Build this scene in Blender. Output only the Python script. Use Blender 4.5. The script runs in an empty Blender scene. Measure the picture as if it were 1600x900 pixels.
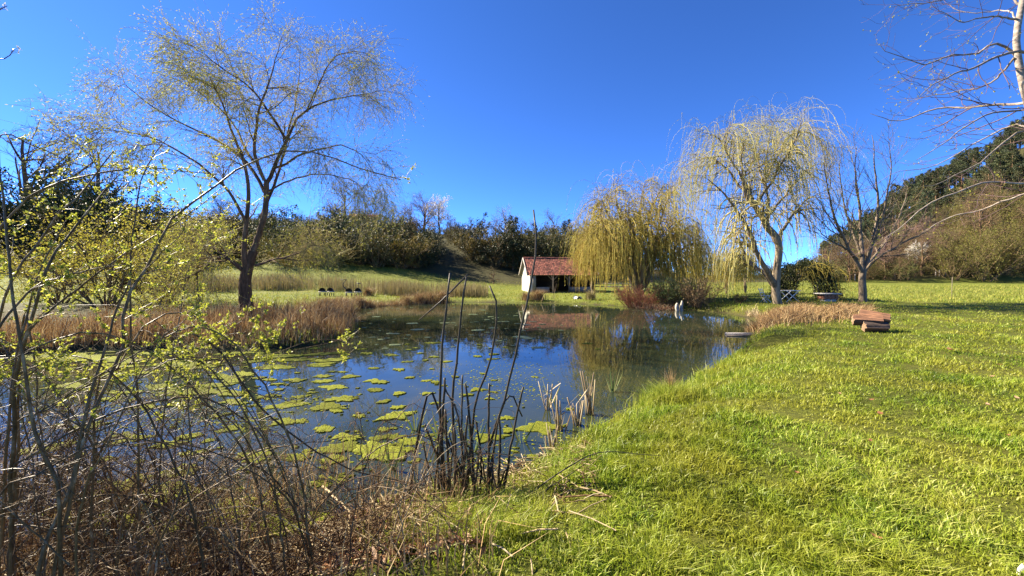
import bpy, math, numpy as np
from math import radians, sin, cos, pi
SC = bpy.context.scene
COL = SC.collection
RNG = np.random.default_rng(11)

# ------------------------------------------------------------------ camera, sky, sun, exposure
CAM_H, FPX, HOR = 1.65, 625.0, 430.0
cam = bpy.data.cameras.new('camera'); cam_o = bpy.data.objects.new('camera', cam); COL.objects.link(cam_o)
cam_o.location = (0, 0, CAM_H); cam_o.rotation_euler = (pi / 2, 0, 0)
cam.sensor_width = 36.0; cam.lens = 36.0 * FPX / 1600.0; cam.shift_y = -20.0 / 1600.0
cam.clip_start = 0.05; cam.clip_end = 5000
SC.camera = cam_o
SUN_EL, SUN_AZ = radians(35), radians(-68)           # azimuth measured from +Y towards +X
world = bpy.data.worlds.new("World"); SC.world = world; world.use_nodes = True
wn = world.node_tree.nodes; wl = world.node_tree.links
bg = wn['Background']; bg.inputs['Strength'].default_value = 0.100
sky = wn.new('ShaderNodeTexSky'); sky.sky_type = 'NISHITA'; sky.sun_disc = False
sky.sun_elevation = SUN_EL; sky.sun_rotation = SUN_AZ
sky.air_density = 0.5; sky.dust_density = 0.12; sky.ozone_density = 4.0; sky.altitude = 2000
wb = wn.new('ShaderNodeMix'); wb.data_type = 'RGBA'; wb.blend_type = 'MULTIPLY'; wb.inputs[0].default_value = 1.0   # the phone's deep blue white balance, the same all over the sky
wb.inputs[7].default_value = (0.37, 0.64, 1.0, 1); wl.new(sky.outputs[0], wb.inputs[6]); wl.new(wb.outputs[2], bg.inputs['Color'])
sun = bpy.data.lights.new('sun', 'SUN'); sun.energy = 5.0; sun.angle = radians(0.53); sun.color = (1.0, 0.89, 0.71)
sun_o = bpy.data.objects.new('sun', sun); COL.objects.link(sun_o); sun_o.location = (-30, 12, 25)
SUNV = np.array([sin(SUN_AZ) * cos(SUN_EL), cos(SUN_AZ) * cos(SUN_EL), sin(SUN_EL)])
from mathutils import Vector
sun_o.rotation_euler = Vector(SUNV.tolist()).to_track_quat('Z', 'Y').to_euler()
SC.view_settings.view_transform = 'Standard'; SC.view_settings.look = 'None'
SC.view_settings.exposure = 2.0; SC.view_settings.gamma = 1.0

# ------------------------------------------------------------------ helpers: points, properties, meshes
def P(px, py, Y):                                    # a point of the place from its bearing and its distance
    return np.array([(px - 800.0) / FPX * Y, Y, CAM_H - (py - HOR) / FPX * Y])
def GP(px, py, z):                                   # the point of the level z seen at a bearing
    Y = (CAM_H - z) * FPX / (py - HOR)
    return np.array([(px - 800.0) / FPX * Y, Y])

def tag(o, label=None, cat=None, group=None, kind=None):
    if label: o['label'] = label
    if cat: o['category'] = cat
    if group: o['group'] = group
    if kind: o['kind'] = kind
    return o
def empty(name, loc, label, cat, group=None, rz=0.0, sc=1.0):
    o = bpy.data.objects.new(name, None); COL.objects.link(o)
    o.location = tuple(float(v) for v in loc); o.rotation_euler = (0, 0, rz)
    o.scale = (sc, sc, sc) if np.isscalar(sc) else sc
    o.empty_display_size = 0.2
    return tag(o, label, cat, group)
def put(name, me, parent=None, loc=None, rz=0.0, sc=None):
    o = bpy.data.objects.new(name, me); COL.objects.link(o)
    if parent is not None: o.parent = parent
    if loc is not None: o.location = tuple(float(v) for v in loc)
    if rz: o.rotation_euler = (0, 0, rz)
    if sc is not None: o.scale = (sc, sc, sc) if np.isscalar(sc) else tuple(sc)
    return o

class MB:
    """collects quads and triangles, then becomes one mesh"""
    def __init__(self): self.v = []; self.n = 0; self.f = []     # f: (faces array, mat, rnd array)
    def add(self, verts, faces, mat=0, rnd=None):
        verts = np.asarray(verts, float).reshape(-1, 3); faces = np.asarray(faces, np.int64)
        if rnd is None: rnd = np.full(len(faces), 0.5)
        elif np.isscalar(rnd): rnd = np.full(len(faces), float(rnd))
        self.v.append(verts); self.f.append((faces + self.n, mat, np.asarray(rnd, float))); self.n += len(verts)
        return self
    def mesh(self, name, mats, smooth=False):
        me = bpy.data.meshes.new(name)
        for m in (mats if isinstance(mats, (list, tuple)) else [mats]): me.materials.append(m)
        V = np.concatenate(self.v)
        idx = np.concatenate([f.reshape(-1) for f, _, _ in self.f])
        us, idx = np.unique(idx, return_inverse=True); V = V[us]; idx = idx.reshape(-1)
        tot = np.concatenate([np.full(len(f), f.shape[1]) for f, _, _ in self.f])
        mi = np.concatenate([np.full(len(f), m) for f, m, _ in self.f])
        rn = np.concatenate([r for _, _, r in self.f])
        st = np.concatenate([[0], np.cumsum(tot)[:-1]])
        me.vertices.add(len(V)); me.vertices.foreach_set('co', V.astype(np.float32).ravel())
        me.loops.add(len(idx)); me.loops.foreach_set('vertex_index', idx.astype(np.int32))
        me.polygons.add(len(tot)); me.polygons.foreach_set('loop_start', st.astype(np.int32))
        me.polygons.foreach_set('material_index', mi.astype(np.int32))
        if smooth: me.polygons.foreach_set('use_smooth', np.ones(len(tot), bool))
        a = me.attributes.new('rnd', 'FLOAT', 'FACE'); a.data.foreach_set('value', rn.astype(np.float32))
        me.update(calc_edges=True); me.validate()
        return me

def unit(a): return a / np.maximum(np.linalg.norm(a, axis=-1, keepdims=True), 1e-9)
def tubes(mb, pts, rad, k=4, mat=0, rnd=None, cap=False):
    pts = np.asarray(pts, float); rad = np.asarray(rad, float)
    if pts.ndim == 2: pts = pts[None]; rad = rad[None]
    N, M, _ = pts.shape
    T = np.empty_like(pts); T[:, 1:-1] = pts[:, 2:] - pts[:, :-2]; T[:, 0] = pts[:, 1] - pts[:, 0]; T[:, -1] = pts[:, -1] - pts[:, -2]
    T = unit(T)
    mean = unit(pts[:, -1] - pts[:, 0]); ref = np.zeros((N, 3)); a = np.abs(mean)
    ref[np.arange(N), np.argmin(a, axis=1)] = 1.0
    u = unit(np.cross(T, ref[:, None, :])); w = np.cross(T, u)
    ang = np.arange(k) * 2 * pi / k
    V = pts[:, :, None, :] + rad[:, :, None, None] * (np.cos(ang)[None, None, :, None] * u[:, :, None, :] + np.sin(ang)[None, None, :, None] * w[:, :, None, :])
    base = (np.arange(N) * M * k)[:, None, None] + (np.arange(M - 1) * k)[None, :, None]
    j = np.arange(k); j2 = (j + 1) % k
    q = np.stack([base + j, base + j2, base + k + j2, base + k + j], axis=-1).reshape(-1, 4)
    if rnd is None: r = np.repeat(RNG.random(N), (M - 1) * k)
    else: r = np.repeat(np.broadcast_to(rnd, (N,)), (M - 1) * k)
    mb.add(V.reshape(-1, 3), q, mat, r)
    if cap:
        cf = np.concatenate([((np.arange(N) * M * k)[:, None] + (M - 1) * k + j[None, :]), ((np.arange(N) * M * k)[:, None] + j[::-1][None, :])])
        mb.f.append((cf + mb.n - N * M * k, mat, np.full(len(cf), 0.5)))
    return mb
def spline(ctrl, n=16):
    c = np.asarray(ctrl, float)
    if len(c) == 2: return c[0] + (c[1] - c[0]) * np.linspace(0, 1, n)[:, None]
    e = np.vstack([2 * c[0] - c[1], c, 2 * c[-1] - c[-2]])
    d = np.concatenate([[0], np.cumsum(np.linalg.norm(np.diff(c, axis=0), axis=1))]); t = np.linspace(0, d[-1], n)
    i = np.clip(np.searchsorted(d, t, side='right') - 1, 0, len(c) - 2); s = ((t - d[i]) / np.maximum(d[i + 1] - d[i], 1e-9))[:, None]
    p0, p1, p2, p3 = e[i], e[i + 1], e[i + 2], e[i + 3]
    return 0.5 * (2 * p1 + (p2 - p0) * s + (2 * p0 - 5 * p1 + 4 * p2 - p3) * s ** 2 + (3 * p1 - p0 - 3 * p2 + p3) * s ** 3)
def grow(rng, start, d, length, steps, wander, pull=(0, 0, 0), ramp=1.0):
    p = start.copy(); d = unit(d); out = [p.copy()]; st = (np.asarray(length) / steps)[:, None]; pull = np.asarray(pull, float)
    for s in range(steps):
        k = ((s + 1) / steps) ** ramp
        d = unit(d + wander * rng.normal(size=d.shape) + pull * k)
        p = p + d * st; out.append(p.copy())
    return np.stack(out, 1)
def spawn(rng, pts, rad, n, tr, ang, ln, steps, wander, pull=(0, 0, 0), ratio=0.6, rmin=0.003, rtip=0.35, lenfall=0.4, ramp=1.0, up=0.0):
    """n branches off every path of pts; returns their paths and radii"""
    N, M, _ = pts.shape
    idx = np.repeat(np.arange(N), n); K = len(idx)
    t = (tr[0] + (tr[1] - tr[0]) * rng.random(K)); f = t * (M - 1); i = np.minimum(f.astype(int), M - 2); s = (f - i)[:, None]
    pos = pts[idx, i] * (1 - s) + pts[idx, i + 1] * s; T = unit(pts[idx, i + 1] - pts[idx, i])
    r = rad[idx, i] * (1 - s[:, 0]) + rad[idx, i + 1] * s[:, 0]
    x = rng.normal(size=(K, 3)); x[:, 2] += up; pr = unit(x - (x * T).sum(1, keepdims=True) * T)
    a = radians(ang[0]) + radians(ang[1] - ang[0]) * rng.random(K)
    d = np.cos(a)[:, None] * T + np.sin(a)[:, None] * pr
    L = (ln[0] + (ln[1] - ln[0]) * rng.random(K)) * (1 - lenfall * t)
    path = grow(rng, pos, d, L, steps, wander, pull, ramp)
    r0 = np.maximum(r * ratio * (0.7 + 0.5 * rng.random(K)), rmin)
    R = r0[:, None] * np.linspace(1, rtip, steps + 1)[None, :]
    return path, np.maximum(R, rmin * 0.7)
def leaves(mb, rng, pos, d, ln, wd, mat=0, rnd=None, fold=False):
    N = len(pos)
    if N == 0: return mb
    d = unit(d); x = rng.normal(size=(N, 3)); s = unit(np.cross(d, x)); nrm = np.cross(s, d)
    ln = np.broadcast_to(ln, (N,))[:, None]; wd = np.broadcast_to(wd, (N,))[:, None]
    a = pos; c = pos + d * ln; m = pos + d * ln * 0.45
    if rnd is None: rnd = rng.random(N)
    if fold:
        b1 = m + s * wd * .5 + nrm * wd * .18; b2 = m - s * wd * .5 + nrm * wd * .18
        V = np.stack([a, b1, c, b2, ], 1).reshape(-1, 3); i = np.arange(N)[:, None] * 4
        mb.add(V, np.concatenate([i + np.array([[0, 1, 2]]), i + np.array([[0, 2, 3]])]), mat, np.concatenate([rnd, rnd]))
    else:
        V = np.stack([a, m + s * wd * .5, c, m - s * wd * .5], 1).reshape(-1, 3)
        mb.add(V, np.arange(N)[:, None] * 4 + np.arange(4)[None, :], mat, rnd)
    return mb
def along(rng, pts, n, tr=(0.1, 1.0)):
    N, M, _ = pts.shape; idx = np.repeat(np.arange(N), n)
    f = (tr[0] + (tr[1] - tr[0]) * rng.random(len(idx))) * (M - 1); i = np.minimum(f.astype(int), M - 2); s = (f - i)[:, None]
    return pts[idx, i] * (1 - s) + pts[idx, i + 1] * s, unit(pts[idx, i + 1] - pts[idx, i])
def box(mb, x0, x1, y0, y1, z0, z1, mat=0, rnd=0.5, M=None):
    V = np.array([[x, y, z] for z in (z0, z1) for y in (y0, y1) for x in (x0, x1)], float)
    if M is not None: V = V @ M[:3, :3].T + M[:3, 3]
    mb.add(V, [[0, 2, 3, 1], [4, 5, 7, 6], [0, 1, 5, 4], [2, 6, 7, 3], [0, 4, 6, 2], [1, 3, 7, 5]], mat, rnd); return mb
def bar(mb, a, b, w, h=None, mat=0, rnd=0.5):
    a = np.asarray(a, float); b = np.asarray(b, float); h = w if h is None else h
    T = unit(b - a); ref = np.array([0, 0, 1.0]) if abs(T[2]) < .9 else np.array([1.0, 0, 0])
    u = unit(np.cross(T, ref)); v = np.cross(u, T)
    V = [p + su * u * w / 2 + sv * v * h / 2 for p in (a, b) for su, sv in ((-1, -1), (1, -1), (1, 1), (-1, 1))]
    mb.add(V, [[0, 1, 2, 3], [7, 6, 5, 4], [0, 4, 5, 1], [1, 5, 6, 2], [2, 6, 7, 3], [3, 7, 4, 0]], mat, rnd); return mb

# ------------------------------------------------------------------ materials
def new_mat(name):
    m = bpy.data.materials.new(name); m.use_nodes = True
    return m, m.node_tree.nodes, m.node_tree.links, m.node_tree.nodes['Principled BSDF']
def ramp_node(n, cols, pos=None):
    r = n.new('ShaderNodeValToRGB'); e = r.color_ramp.elements
    pos = pos or [i / (len(cols) - 1) for i in range(len(cols))]
    while len(e) < len(cols): e.new(0.5)
    for k, (c, p) in enumerate(zip(cols, pos)): e[k].position = p; e[k].color = (*c, 1)
    return r
def noise(n, l, scale, detail=4, rough=.55, coord='Object', stretch=None):
    tc = n.new('ShaderNodeTexCoord'); t = n.new('ShaderNodeTexNoise'); t.inputs['Scale'].default_value = scale
    t.inputs['Detail'].default_value = detail; t.inputs['Roughness'].default_value = rough
    if stretch:
        mp = n.new('ShaderNodeMapping'); mp.inputs['Scale'].default_value = stretch
        l.new(tc.outputs[coord], mp.inputs[0]); l.new(mp.outputs[0], t.inputs['Vector'])
    else: l.new(tc.outputs[coord], t.inputs['Vector'])
    return t
def mixc(n, l, a, b, fac, mode='MIX'):
    x = n.new('ShaderNodeMix'); x.data_type = 'RGBA'; x.blend_type = mode
    for s, v in ((6, a), (7, b), (0, fac)):
        if isinstance(v, (int, float)): x.inputs[s].default_value = v
        elif isinstance(v, tuple): x.inputs[s].default_value = (*v, 1)
        else: l.new(v, x.inputs[s])
    return x.outputs[2]
def leaf_mat(name, cols, transl=.35, rough=.55, vary=0.0, spec=.25, world_patch=None):
    m, n, l, b = new_mat(name)
    at = n.new('ShaderNodeAttribute'); at.attribute_name = 'rnd'
    r = ramp_node(n, cols); l.new(at.outputs['Fac'], r.inputs[0]); c = r.outputs[0]
    if vary:
        oi = n.new('ShaderNodeObjectInfo'); h = n.new('ShaderNodeHueSaturation')
        mr = n.new('ShaderNodeMapRange'); mr.inputs[3].default_value = 1 - vary; mr.inputs[4].default_value = 1 + vary
        l.new(oi.outputs['Random'], mr.inputs[0]); l.new(mr.outputs[0], h.inputs['Value'])
        mr2 = n.new('ShaderNodeMapRange'); mr2.inputs[3].default_value = .5 - vary * .06; mr2.inputs[4].default_value = .5 + vary * .06
        l.new(oi.outputs['Random'], mr2.inputs[0]); l.new(mr2.outputs[0], h.inputs['Hue']); l.new(c, h.inputs['Color']); c = h.outputs[0]
    if world_patch:
        t = noise(n, l, world_patch[0], 3, .6, 'Object'); pr = ramp_node(n, [(0, 0, 0), (1, 1, 1)], [.4, .62]); l.new(t.outputs[0], pr.inputs[0])
        c = mixc(n, l, c, mixc(n, l, c, world_patch[1], .75), pr.outputs[0])
    l.new(c, b.inputs['Base Color']); b.inputs['Roughness'].default_value = rough; b.inputs['Specular IOR Level'].default_value = spec
    if transl:
        tr = n.new('ShaderNodeBsdfTranslucent'); l.new(c, tr.inputs[0]); mx = n.new('ShaderNodeMixShader'); mx.inputs[0].default_value = transl
        l.new(b.outputs[0], mx.inputs[1]); l.new(tr.outputs[0], mx.inputs[2]); l.new(mx.outputs[0], n['Material Output'].inputs[0])
    return m
def bark_mat(name, a, b_, scale=14, stretch=(1, 1, .25), rough=.85, bump=.4, c3=None):
    m, n, l, b = new_mat(name)
    t = noise(n, l, scale, 6, .65, 'Object', stretch); cols = [a, b_] if c3 is None else [a, b_, c3]
    r = ramp_node(n, cols, [.32, .68] if c3 is None else [.3, .55, .75]); l.new(t.outputs[0], r.inputs[0])
    at = n.new('ShaderNodeAttribute'); at.attribute_name = 'rnd'
    mr = n.new('ShaderNodeMapRange'); mr.inputs[3].default_value = .72; mr.inputs[4].default_value = 1.28; l.new(at.outputs['Fac'], mr.inputs[0])
    h = n.new('ShaderNodeHueSaturation'); l.new(r.outputs[0], h.inputs['Color']); l.new(mr.outputs[0], h.inputs['Value'])
    l.new(h.outputs[0], b.inputs['Base Color']); b.inputs['Roughness'].default_value = rough; b.inputs['Specular IOR Level'].default_value = .16
    bp = n.new('ShaderNodeBump'); bp.inputs['Strength'].default_value = bump; bp.inputs['Distance'].default_value = .02
    l.new(t.outputs[0], bp.inputs['Height']); l.new(bp.outputs[0], b.inputs['Normal'])
    return m

MAT = {}
MAT['bark_dark'] = bark_mat('bark_dark', (.05, .03, .016), (.15, .09, .05), 9, c3=(.28, .19, .11))
MAT['bark_willow'] = bark_mat('bark_willow', (.07, .05, .03), (.20, .155, .10), 8, c3=(.30, .25, .17))
MAT['bark_grey'] = bark_mat('bark_grey', (.075, .055, .038), (.19, .145, .10), 7, c3=(.29, .24, .18))
MAT['bark_pale'] = bark_mat('bark_pale', (.11, .085, .065), (.26, .21, .165), 10, (1, 1, 2.2), c3=(.46, .41, .34))
MAT['twig_grey'] = bark_mat('twig_grey', (.22, .17, .06), (.44, .35, .14), 20, bump=.1)
MAT['twig_purple'] = bark_mat('twig_purple', (.075, .045, .048), (.17, .11, .10), 20, bump=.1)
MAT['twig_brown'] = bark_mat('twig_brown', (.09, .062, .032), (.22, .155, .078), 20, bump=.1)
MAT['twig_gold'] = leaf_mat('twig_gold', [(.27, .21, .04), (.42, .34, .06), (.38, .25, .05)], .15)
MAT['willow_leaf'] = leaf_mat('willow_leaf', [(.29, .28, .045), (.43, .41, .075), (.46, .37, .06)], .4)
MAT['young_leaf'] = leaf_mat('young_leaf', [(.25, .27, .03), (.37, .37, .05), (.40, .34, .07)], .45, spec=.05)
MAT['hedge_olive'] = leaf_mat('hedge_olive', [(.045, .05, .014), (.085, .085, .02), (.13, .105, .03)], .2, vary=.35)
MAT['hedge_dark'] = leaf_mat('hedge_dark', [(.018, .028, .010), (.035, .048, .014), (.055, .06, .02)], .15, vary=.25)
MAT['hedge_gold'] = leaf_mat('hedge_gold', [(.11, .09, .016), (.17, .13, .022), (.21, .13, .03)], .25, vary=.25)
MAT['spring_green'] = leaf_mat('spring_green', [(.10, .105, .018), (.16, .15, .025), (.14, .11, .03)], .3, vary=.2)
MAT['hazel'] = leaf_mat('hazel', [(.25, .24, .03), (.36, .33, .04), (.32, .24, .04)], .4)
MAT['needles'] = leaf_mat('needles', [(.022, .035, .016), (.04, .058, .022), (.065, .075, .03)], .1, vary=.3)
MAT['needles_warm'] = leaf_mat('needles_warm', [(.035, .042, .016), (.06, .068, .024), (.085, .085, .032)], .1, vary=.3)
MAT['blossom'] = leaf_mat('blossom', [(.62, .56, .50), (.8, .76, .72), (.30, .32, .14)], .3)
MAT['bramble_leaf'] = leaf_mat('bramble_leaf', [(.24, .27, .03), (.36, .38, .045), (.46, .43, .07)], .45, .45, spec=.4)
MAT['cane_bark'] = bark_mat('cane_bark', (.042, .025, .009), (.14, .088, .036), 30, (1, 1, .4), .4, .25, c3=(.38, .29, .17))  # lightest tone raised to stand in for sun highlights on the canes
MAT['cane_dark'] = bark_mat('cane_dark', (.022, .018, .012), (.075, .062, .042), 22, (1, 1, .3), .42, .25)
MAT['dead_stem'] = bark_mat('dead_stem', (.03, .015, .007), (.105, .058, .026), 18, (1, 1, .4), .7, .2, c3=(.32, .23, .11))
MAT['pale_stem'] = bark_mat('pale_stem', (.20, .14, .07), (.36, .28, .16), 18, (1, 1, .4), .6, .2, c3=(.50, .42, .28))
MAT['straw'] = leaf_mat('straw', [(.22, .15, .075), (.42, .32, .17), (.52, .43, .26)], .2, .6)
MAT['sedge'] = leaf_mat('sedge', [(.10, .05, .022), (.22, .125, .05), (.36, .23, .095), (.46, .35, .17)], .2, .6)
MAT['reed_tan'] = leaf_mat('reed_tan', [(.17, .13, .055), (.30, .24, .11), (.24, .21, .07)], .2, .6)
MAT['iris'] = leaf_mat('iris', [(.07, .11, .025), (.14, .19, .05), (.30, .29, .12)], .3, .4)
MAT['grass'] = leaf_mat('grass', [(.06, .11, .008), (.18, .265, .018), (.32, .39, .035), (.50, .49, .14)], .45, .45, spec=.3, world_patch=(.9, (.30, .29, .03)))
MAT['meadow'] = leaf_mat('meadow', [(.13, .17, .018), (.24, .26, .03), (.33, .29, .07)], .35, .6)

def ground_material():
    m, n, l, b = new_mat('ground_cover')
    at = n.new('ShaderNodeAttribute'); at.attribute_name = 'zone'; sp = n.new('ShaderNodeSeparateColor'); l.new(at.outputs['Color'], sp.inputs[0])
    big = noise(n, l, .22, 5, .6); mid = noise(n, l, 1.6, 6, .65); fine = noise(n, l, 14, 5, .7)
    r1 = ramp_node(n, [(.085, .115, .014), (.125, .155, .018), (.18, .18, .028)], [.3, .5, .72]); l.new(mid.outputs[0], r1.inputs[0])
    r2 = ramp_node(n, [(.10, .125, .018), (.15, .165, .024), (.21, .185, .045)], [.3, .5, .7]); l.new(big.outputs[0], r2.inputs[0])
    lawn = mixc(n, l, r1.outputs[0], r2.outputs[0], .5)
    rf = ramp_node(n, [(.5, .5, .5), (1.25, 1.25, 1.25)], [.3, .7]); l.new(fine.outputs[0], rf.inputs[0])
    lawn = mixc(n, l, lawn, rf.outputs[0], 1.0, 'MULTIPLY')
    lawn = mixc(n, l, lawn, mixc(n, l, lawn, (.58, .55, .50), 1.0, 'MULTIPLY'), sp.outputs[0])  # near lawn soil darkened: shade in the gaps between blades painted in
    wood = ramp_node(n, [(.03, .028, .010), (.055, .05, .018), (.07, .075, .02)], [.3, .55, .75]); l.new(mid.outputs[0], wood.inputs[0])  # wood floor, darkened further to carry the slope's shadow in its colour
    mud = ramp_node(n, [(.018, .013, .008), (.045, .032, .02), (.09, .065, .038)], [.3, .55, .8]); l.new(fine.outputs[0], mud.inputs[0])
    c = mixc(n, l, lawn, wood.outputs[0], sp.outputs[1]); c = mixc(n, l, c, mud.outputs[0], sp.outputs[2])
    l.new(c, b.inputs['Base Color']); b.inputs['Roughness'].default_value = .9; b.inputs['Specular IOR Level'].default_value = .15
    bp = n.new('ShaderNodeBump'); bp.inputs['Strength'].default_value = .6; bp.inputs['Distance'].default_value = .06
    l.new(fine.outputs[0], bp.inputs['Height']); l.new(bp.outputs[0], b.inputs['Normal'])
    return m
MAT['ground'] = ground_material()
def water_material():
    m, n, l, b = new_mat('pond_water')
    t = noise(n, l, .55, 5, .6); r = ramp_node(n, [(.016, .024, .016), (.028, .034, .016), (.06, .062, .014)], [.4, .58, .78]); l.new(t.outputs[0], r.inputs[0])
    l.new(r.outputs[0], b.inputs['Base Color']); b.inputs['Roughness'].default_value = .015; b.inputs['IOR'].default_value = 1.42
    w1 = noise(n, l, 3.0, 2, .5, 'Object', (1, .45, 1)); w2 = noise(n, l, 16, 2, .5, 'Object', (1, .4, 1))
    ad = n.new('ShaderNodeMath'); ad.operation = 'MULTIPLY_ADD'; l.new(w2.outputs[0], ad.inputs[0]); ad.inputs[1].default_value = .12; l.new(w1.outputs[0], ad.inputs[2])
    bp = n.new('ShaderNodeBump'); bp.inputs['Strength'].default_value = .12; bp.inputs['Distance'].default_value = .02
    l.new(ad.outputs[0], bp.inputs['Height']); l.new(bp.outputs[0], b.inputs['Normal'])
    return m
MAT['water'] = water_material()
def algae_material(name, a, b_, c_, rough=.65):
    m, n, l, b = new_mat(name)
    oi = n.new('ShaderNodeObjectInfo')
    t = noise(n, l, 9, 6, .7); r = ramp_node(n, [a, b_, c_], [.3, .52, .75]); l.new(t.outputs[0], r.inputs[0])
    h = n.new('ShaderNodeHueSaturation'); mr = n.new('ShaderNodeMapRange'); mr.inputs[3].default_value = .7; mr.inputs[4].default_value = 1.25
    l.new(oi.outputs['Random'], mr.inputs[0]); l.new(mr.outputs[0], h.inputs['Value']); l.new(r.outputs[0], h.inputs['Color'])
    l.new(h.outputs[0], b.inputs['Base Color']); b.inputs['Roughness'].default_value = rough; b.inputs['Specular IOR Level'].default_value = .12
    t2 = noise(n, l, 40, 4, .7); bp = n.new('ShaderNodeBump'); bp.inputs['Strength'].default_value = .7; bp.inputs['Distance'].default_value = .02
    l.new(t2.outputs[0], bp.inputs['Height']); l.new(bp.outputs[0], b.inputs['Normal'])
    return m
MAT['algae'] = algae_material('algae', (.045, .06, .006), (.15, .165, .013), (.29, .28, .035), .9)
MAT['pad_grey'] = algae_material('pad_grey', (.07, .10, .035), (.13, .16, .06), (.22, .22, .12), .45)
def plain(name, a, b_, scale=6, rough=.8, bump=.2, stretch=None, attr=0.0, metal=0.0):
    m, n, l, b = new_mat(name); t = noise(n, l, scale, 6, .65, 'Object', stretch)
    r = ramp_node(n, [a, b_], [.3, .7]); l.new(t.outputs[0], r.inputs[0]); c = r.outputs[0]
    if attr:
        at = n.new('ShaderNodeAttribute'); at.attribute_name = 'rnd'; h = n.new('ShaderNodeHueSaturation')
        mr = n.new('ShaderNodeMapRange'); mr.inputs[3].default_value = 1 - attr; mr.inputs[4].default_value = 1 + attr
        l.new(at.outputs['Fac'], mr.inputs[0]); l.new(mr.outputs[0], h.inputs['Value']); l.new(c, h.inputs['Color']); c = h.outputs[0]
    l.new(c, b.inputs['Base Color']); b.inputs['Roughness'].default_value = rough; b.inputs['Metallic'].default_value = metal
    bp = n.new('ShaderNodeBump'); bp.inputs['Strength'].default_value = bump; bp.inputs['Distance'].default_value = .01
    l.new(t.outputs[0], bp.inputs['Height']); l.new(bp.outputs[0], b.inputs['Normal'])
    return m
MAT['plaster'] = plain('plaster', (.36, .32, .25), (.56, .52, .44), 1.6)
MAT['shaded_board'] = plain('shaded_board', (.02, .016, .012), (.05, .04, .03), 7)  # boards made near black: the open shed's interior shade put into their colour
MAT['mortar'] = plain('mortar', (.15, .135, .11), (.27, .245, .20), 5)
MAT['old_wood'] = plain('old_wood', (.13, .10, .07), (.27, .22, .16), 9, .85, .3, (1, 1, .2))
MAT['grey_wood'] = plain('grey_wood', (.24, .21, .18), (.42, .38, .33), 9, .85, .3, (.2, 1, 1))
MAT['tile'] = plain('tile', (.17, .05, .03), (.33, .115, .065), 3, .85, .2, None, .6)
MAT['split_wood'] = plain('split_wood', (.05, .022, .012), (.34, .165, .08), 14, .8, .6, (.2, 2.2, 2.2))
MAT['cut_wood'] = plain('cut_wood', (.18, .10, .05), (.34, .23, .13), 12)
MAT['log_bark'] = plain('log_bark', (.03, .02, .014), (.10, .065, .045), 12, .9, .6, (.4, 1.5, 1.5))
MAT['black'] = plain('black', (.012, .011, .012), (.03, .028, .028), 8, .5)
MAT['wicker'] = plain('wicker', (.016, .014, .014), (.05, .042, .042), 30, .6, .8)
MAT['white_paint'] = plain('white_paint', (.66, .64, .58), (.8, .78, .72), 6, .5, .1)
MAT['stone'] = plain('stone', (.28, .25, .19), (.50, .45, .35), 7, .85, .4)
MAT['brick'] = plain('brick', (.16, .06, .035), (.34, .15, .08), 6, .85, .4, None, .4)
MAT['concrete'] = plain('concrete', (.32, .31, .29), (.46, .44, .41), 6)
MAT['dry_leaf'] = leaf_mat('dry_leaf', [(.16, .06, .028), (.30, .15, .07), (.48, .32, .20)], .2)
MAT['car_paint'] = plain('car_paint', (.5, .52, .55), (.55, .57, .6), 2, .3, 0)

# ------------------------------------------------------------------ the ground, the pond
WZ = -0.5
_sh = [(-420, 770), (-200, 790), (0, 830), (120, 868), (300, 890), (430, 868), (560, 800), (680, 775), (770, 772), (815, 745), (870, 712), (925, 680), (962, 655), (1020, 628),
       (1080, 598), (1125, 570), (1160, 548), (1178, 530), (1186, 515), (1180, 500), (1150, 491), (1100, 486), (1050, 482), (980, 479), (900, 474.5),
       (800, 473), (720, 472), (660, 474.5), (590, 477), (560, 482), (548, 490), (556, 500), (560, 512), (545, 526), (500, 538), (420, 545), (330, 546), (240, 547), (150, 545), (40, 552), (-120, 570), (-400, 600)]
SHORE = np.array([GP(x, y, WZ) for x, y in _sh])
def shore_sd(x, y):                                   # signed distance to the shoreline, positive on land
    p = np.stack([np.ravel(x), np.ravel(y)], 1); a = SHORE; b = np.roll(SHORE, -1, 0); best = np.full(len(p), 1e9); ins = np.zeros(len(p), bool)
    for (ax, ay), (bx, by) in zip(a, b):
        ex, ey = bx - ax, by - ay; t = np.clip(((p[:, 0] - ax) * ex + (p[:, 1] - ay) * ey) / (ex * ex + ey * ey), 0, 1)
        best = np.minimum(best, np.hypot(p[:, 0] - ax - t * ex, p[:, 1] - ay - t * ey))
        c = ((ay > p[:, 1]) != (by > p[:, 1])); den = (by - ay) if abs(by - ay) > 1e-12 else 1e-12
        ins ^= c & (p[:, 0] < ax + (p[:, 1] - ay) * ex / den)
    return np.where(ins, -best, best).reshape(np.shape(x))
_U = np.array([-3, -1.6, -1.28, -.88, -.64, -.48, -.3, -.13, .08, .24, .48, .72, .8, .88, .96, 1.05, 1.28, 1.7, 3])
_Y = np.array([0, 10, 16, 25, 35, 48, 60, 75, 90, 110, 150, 220, 400, 900, 3000])
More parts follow.
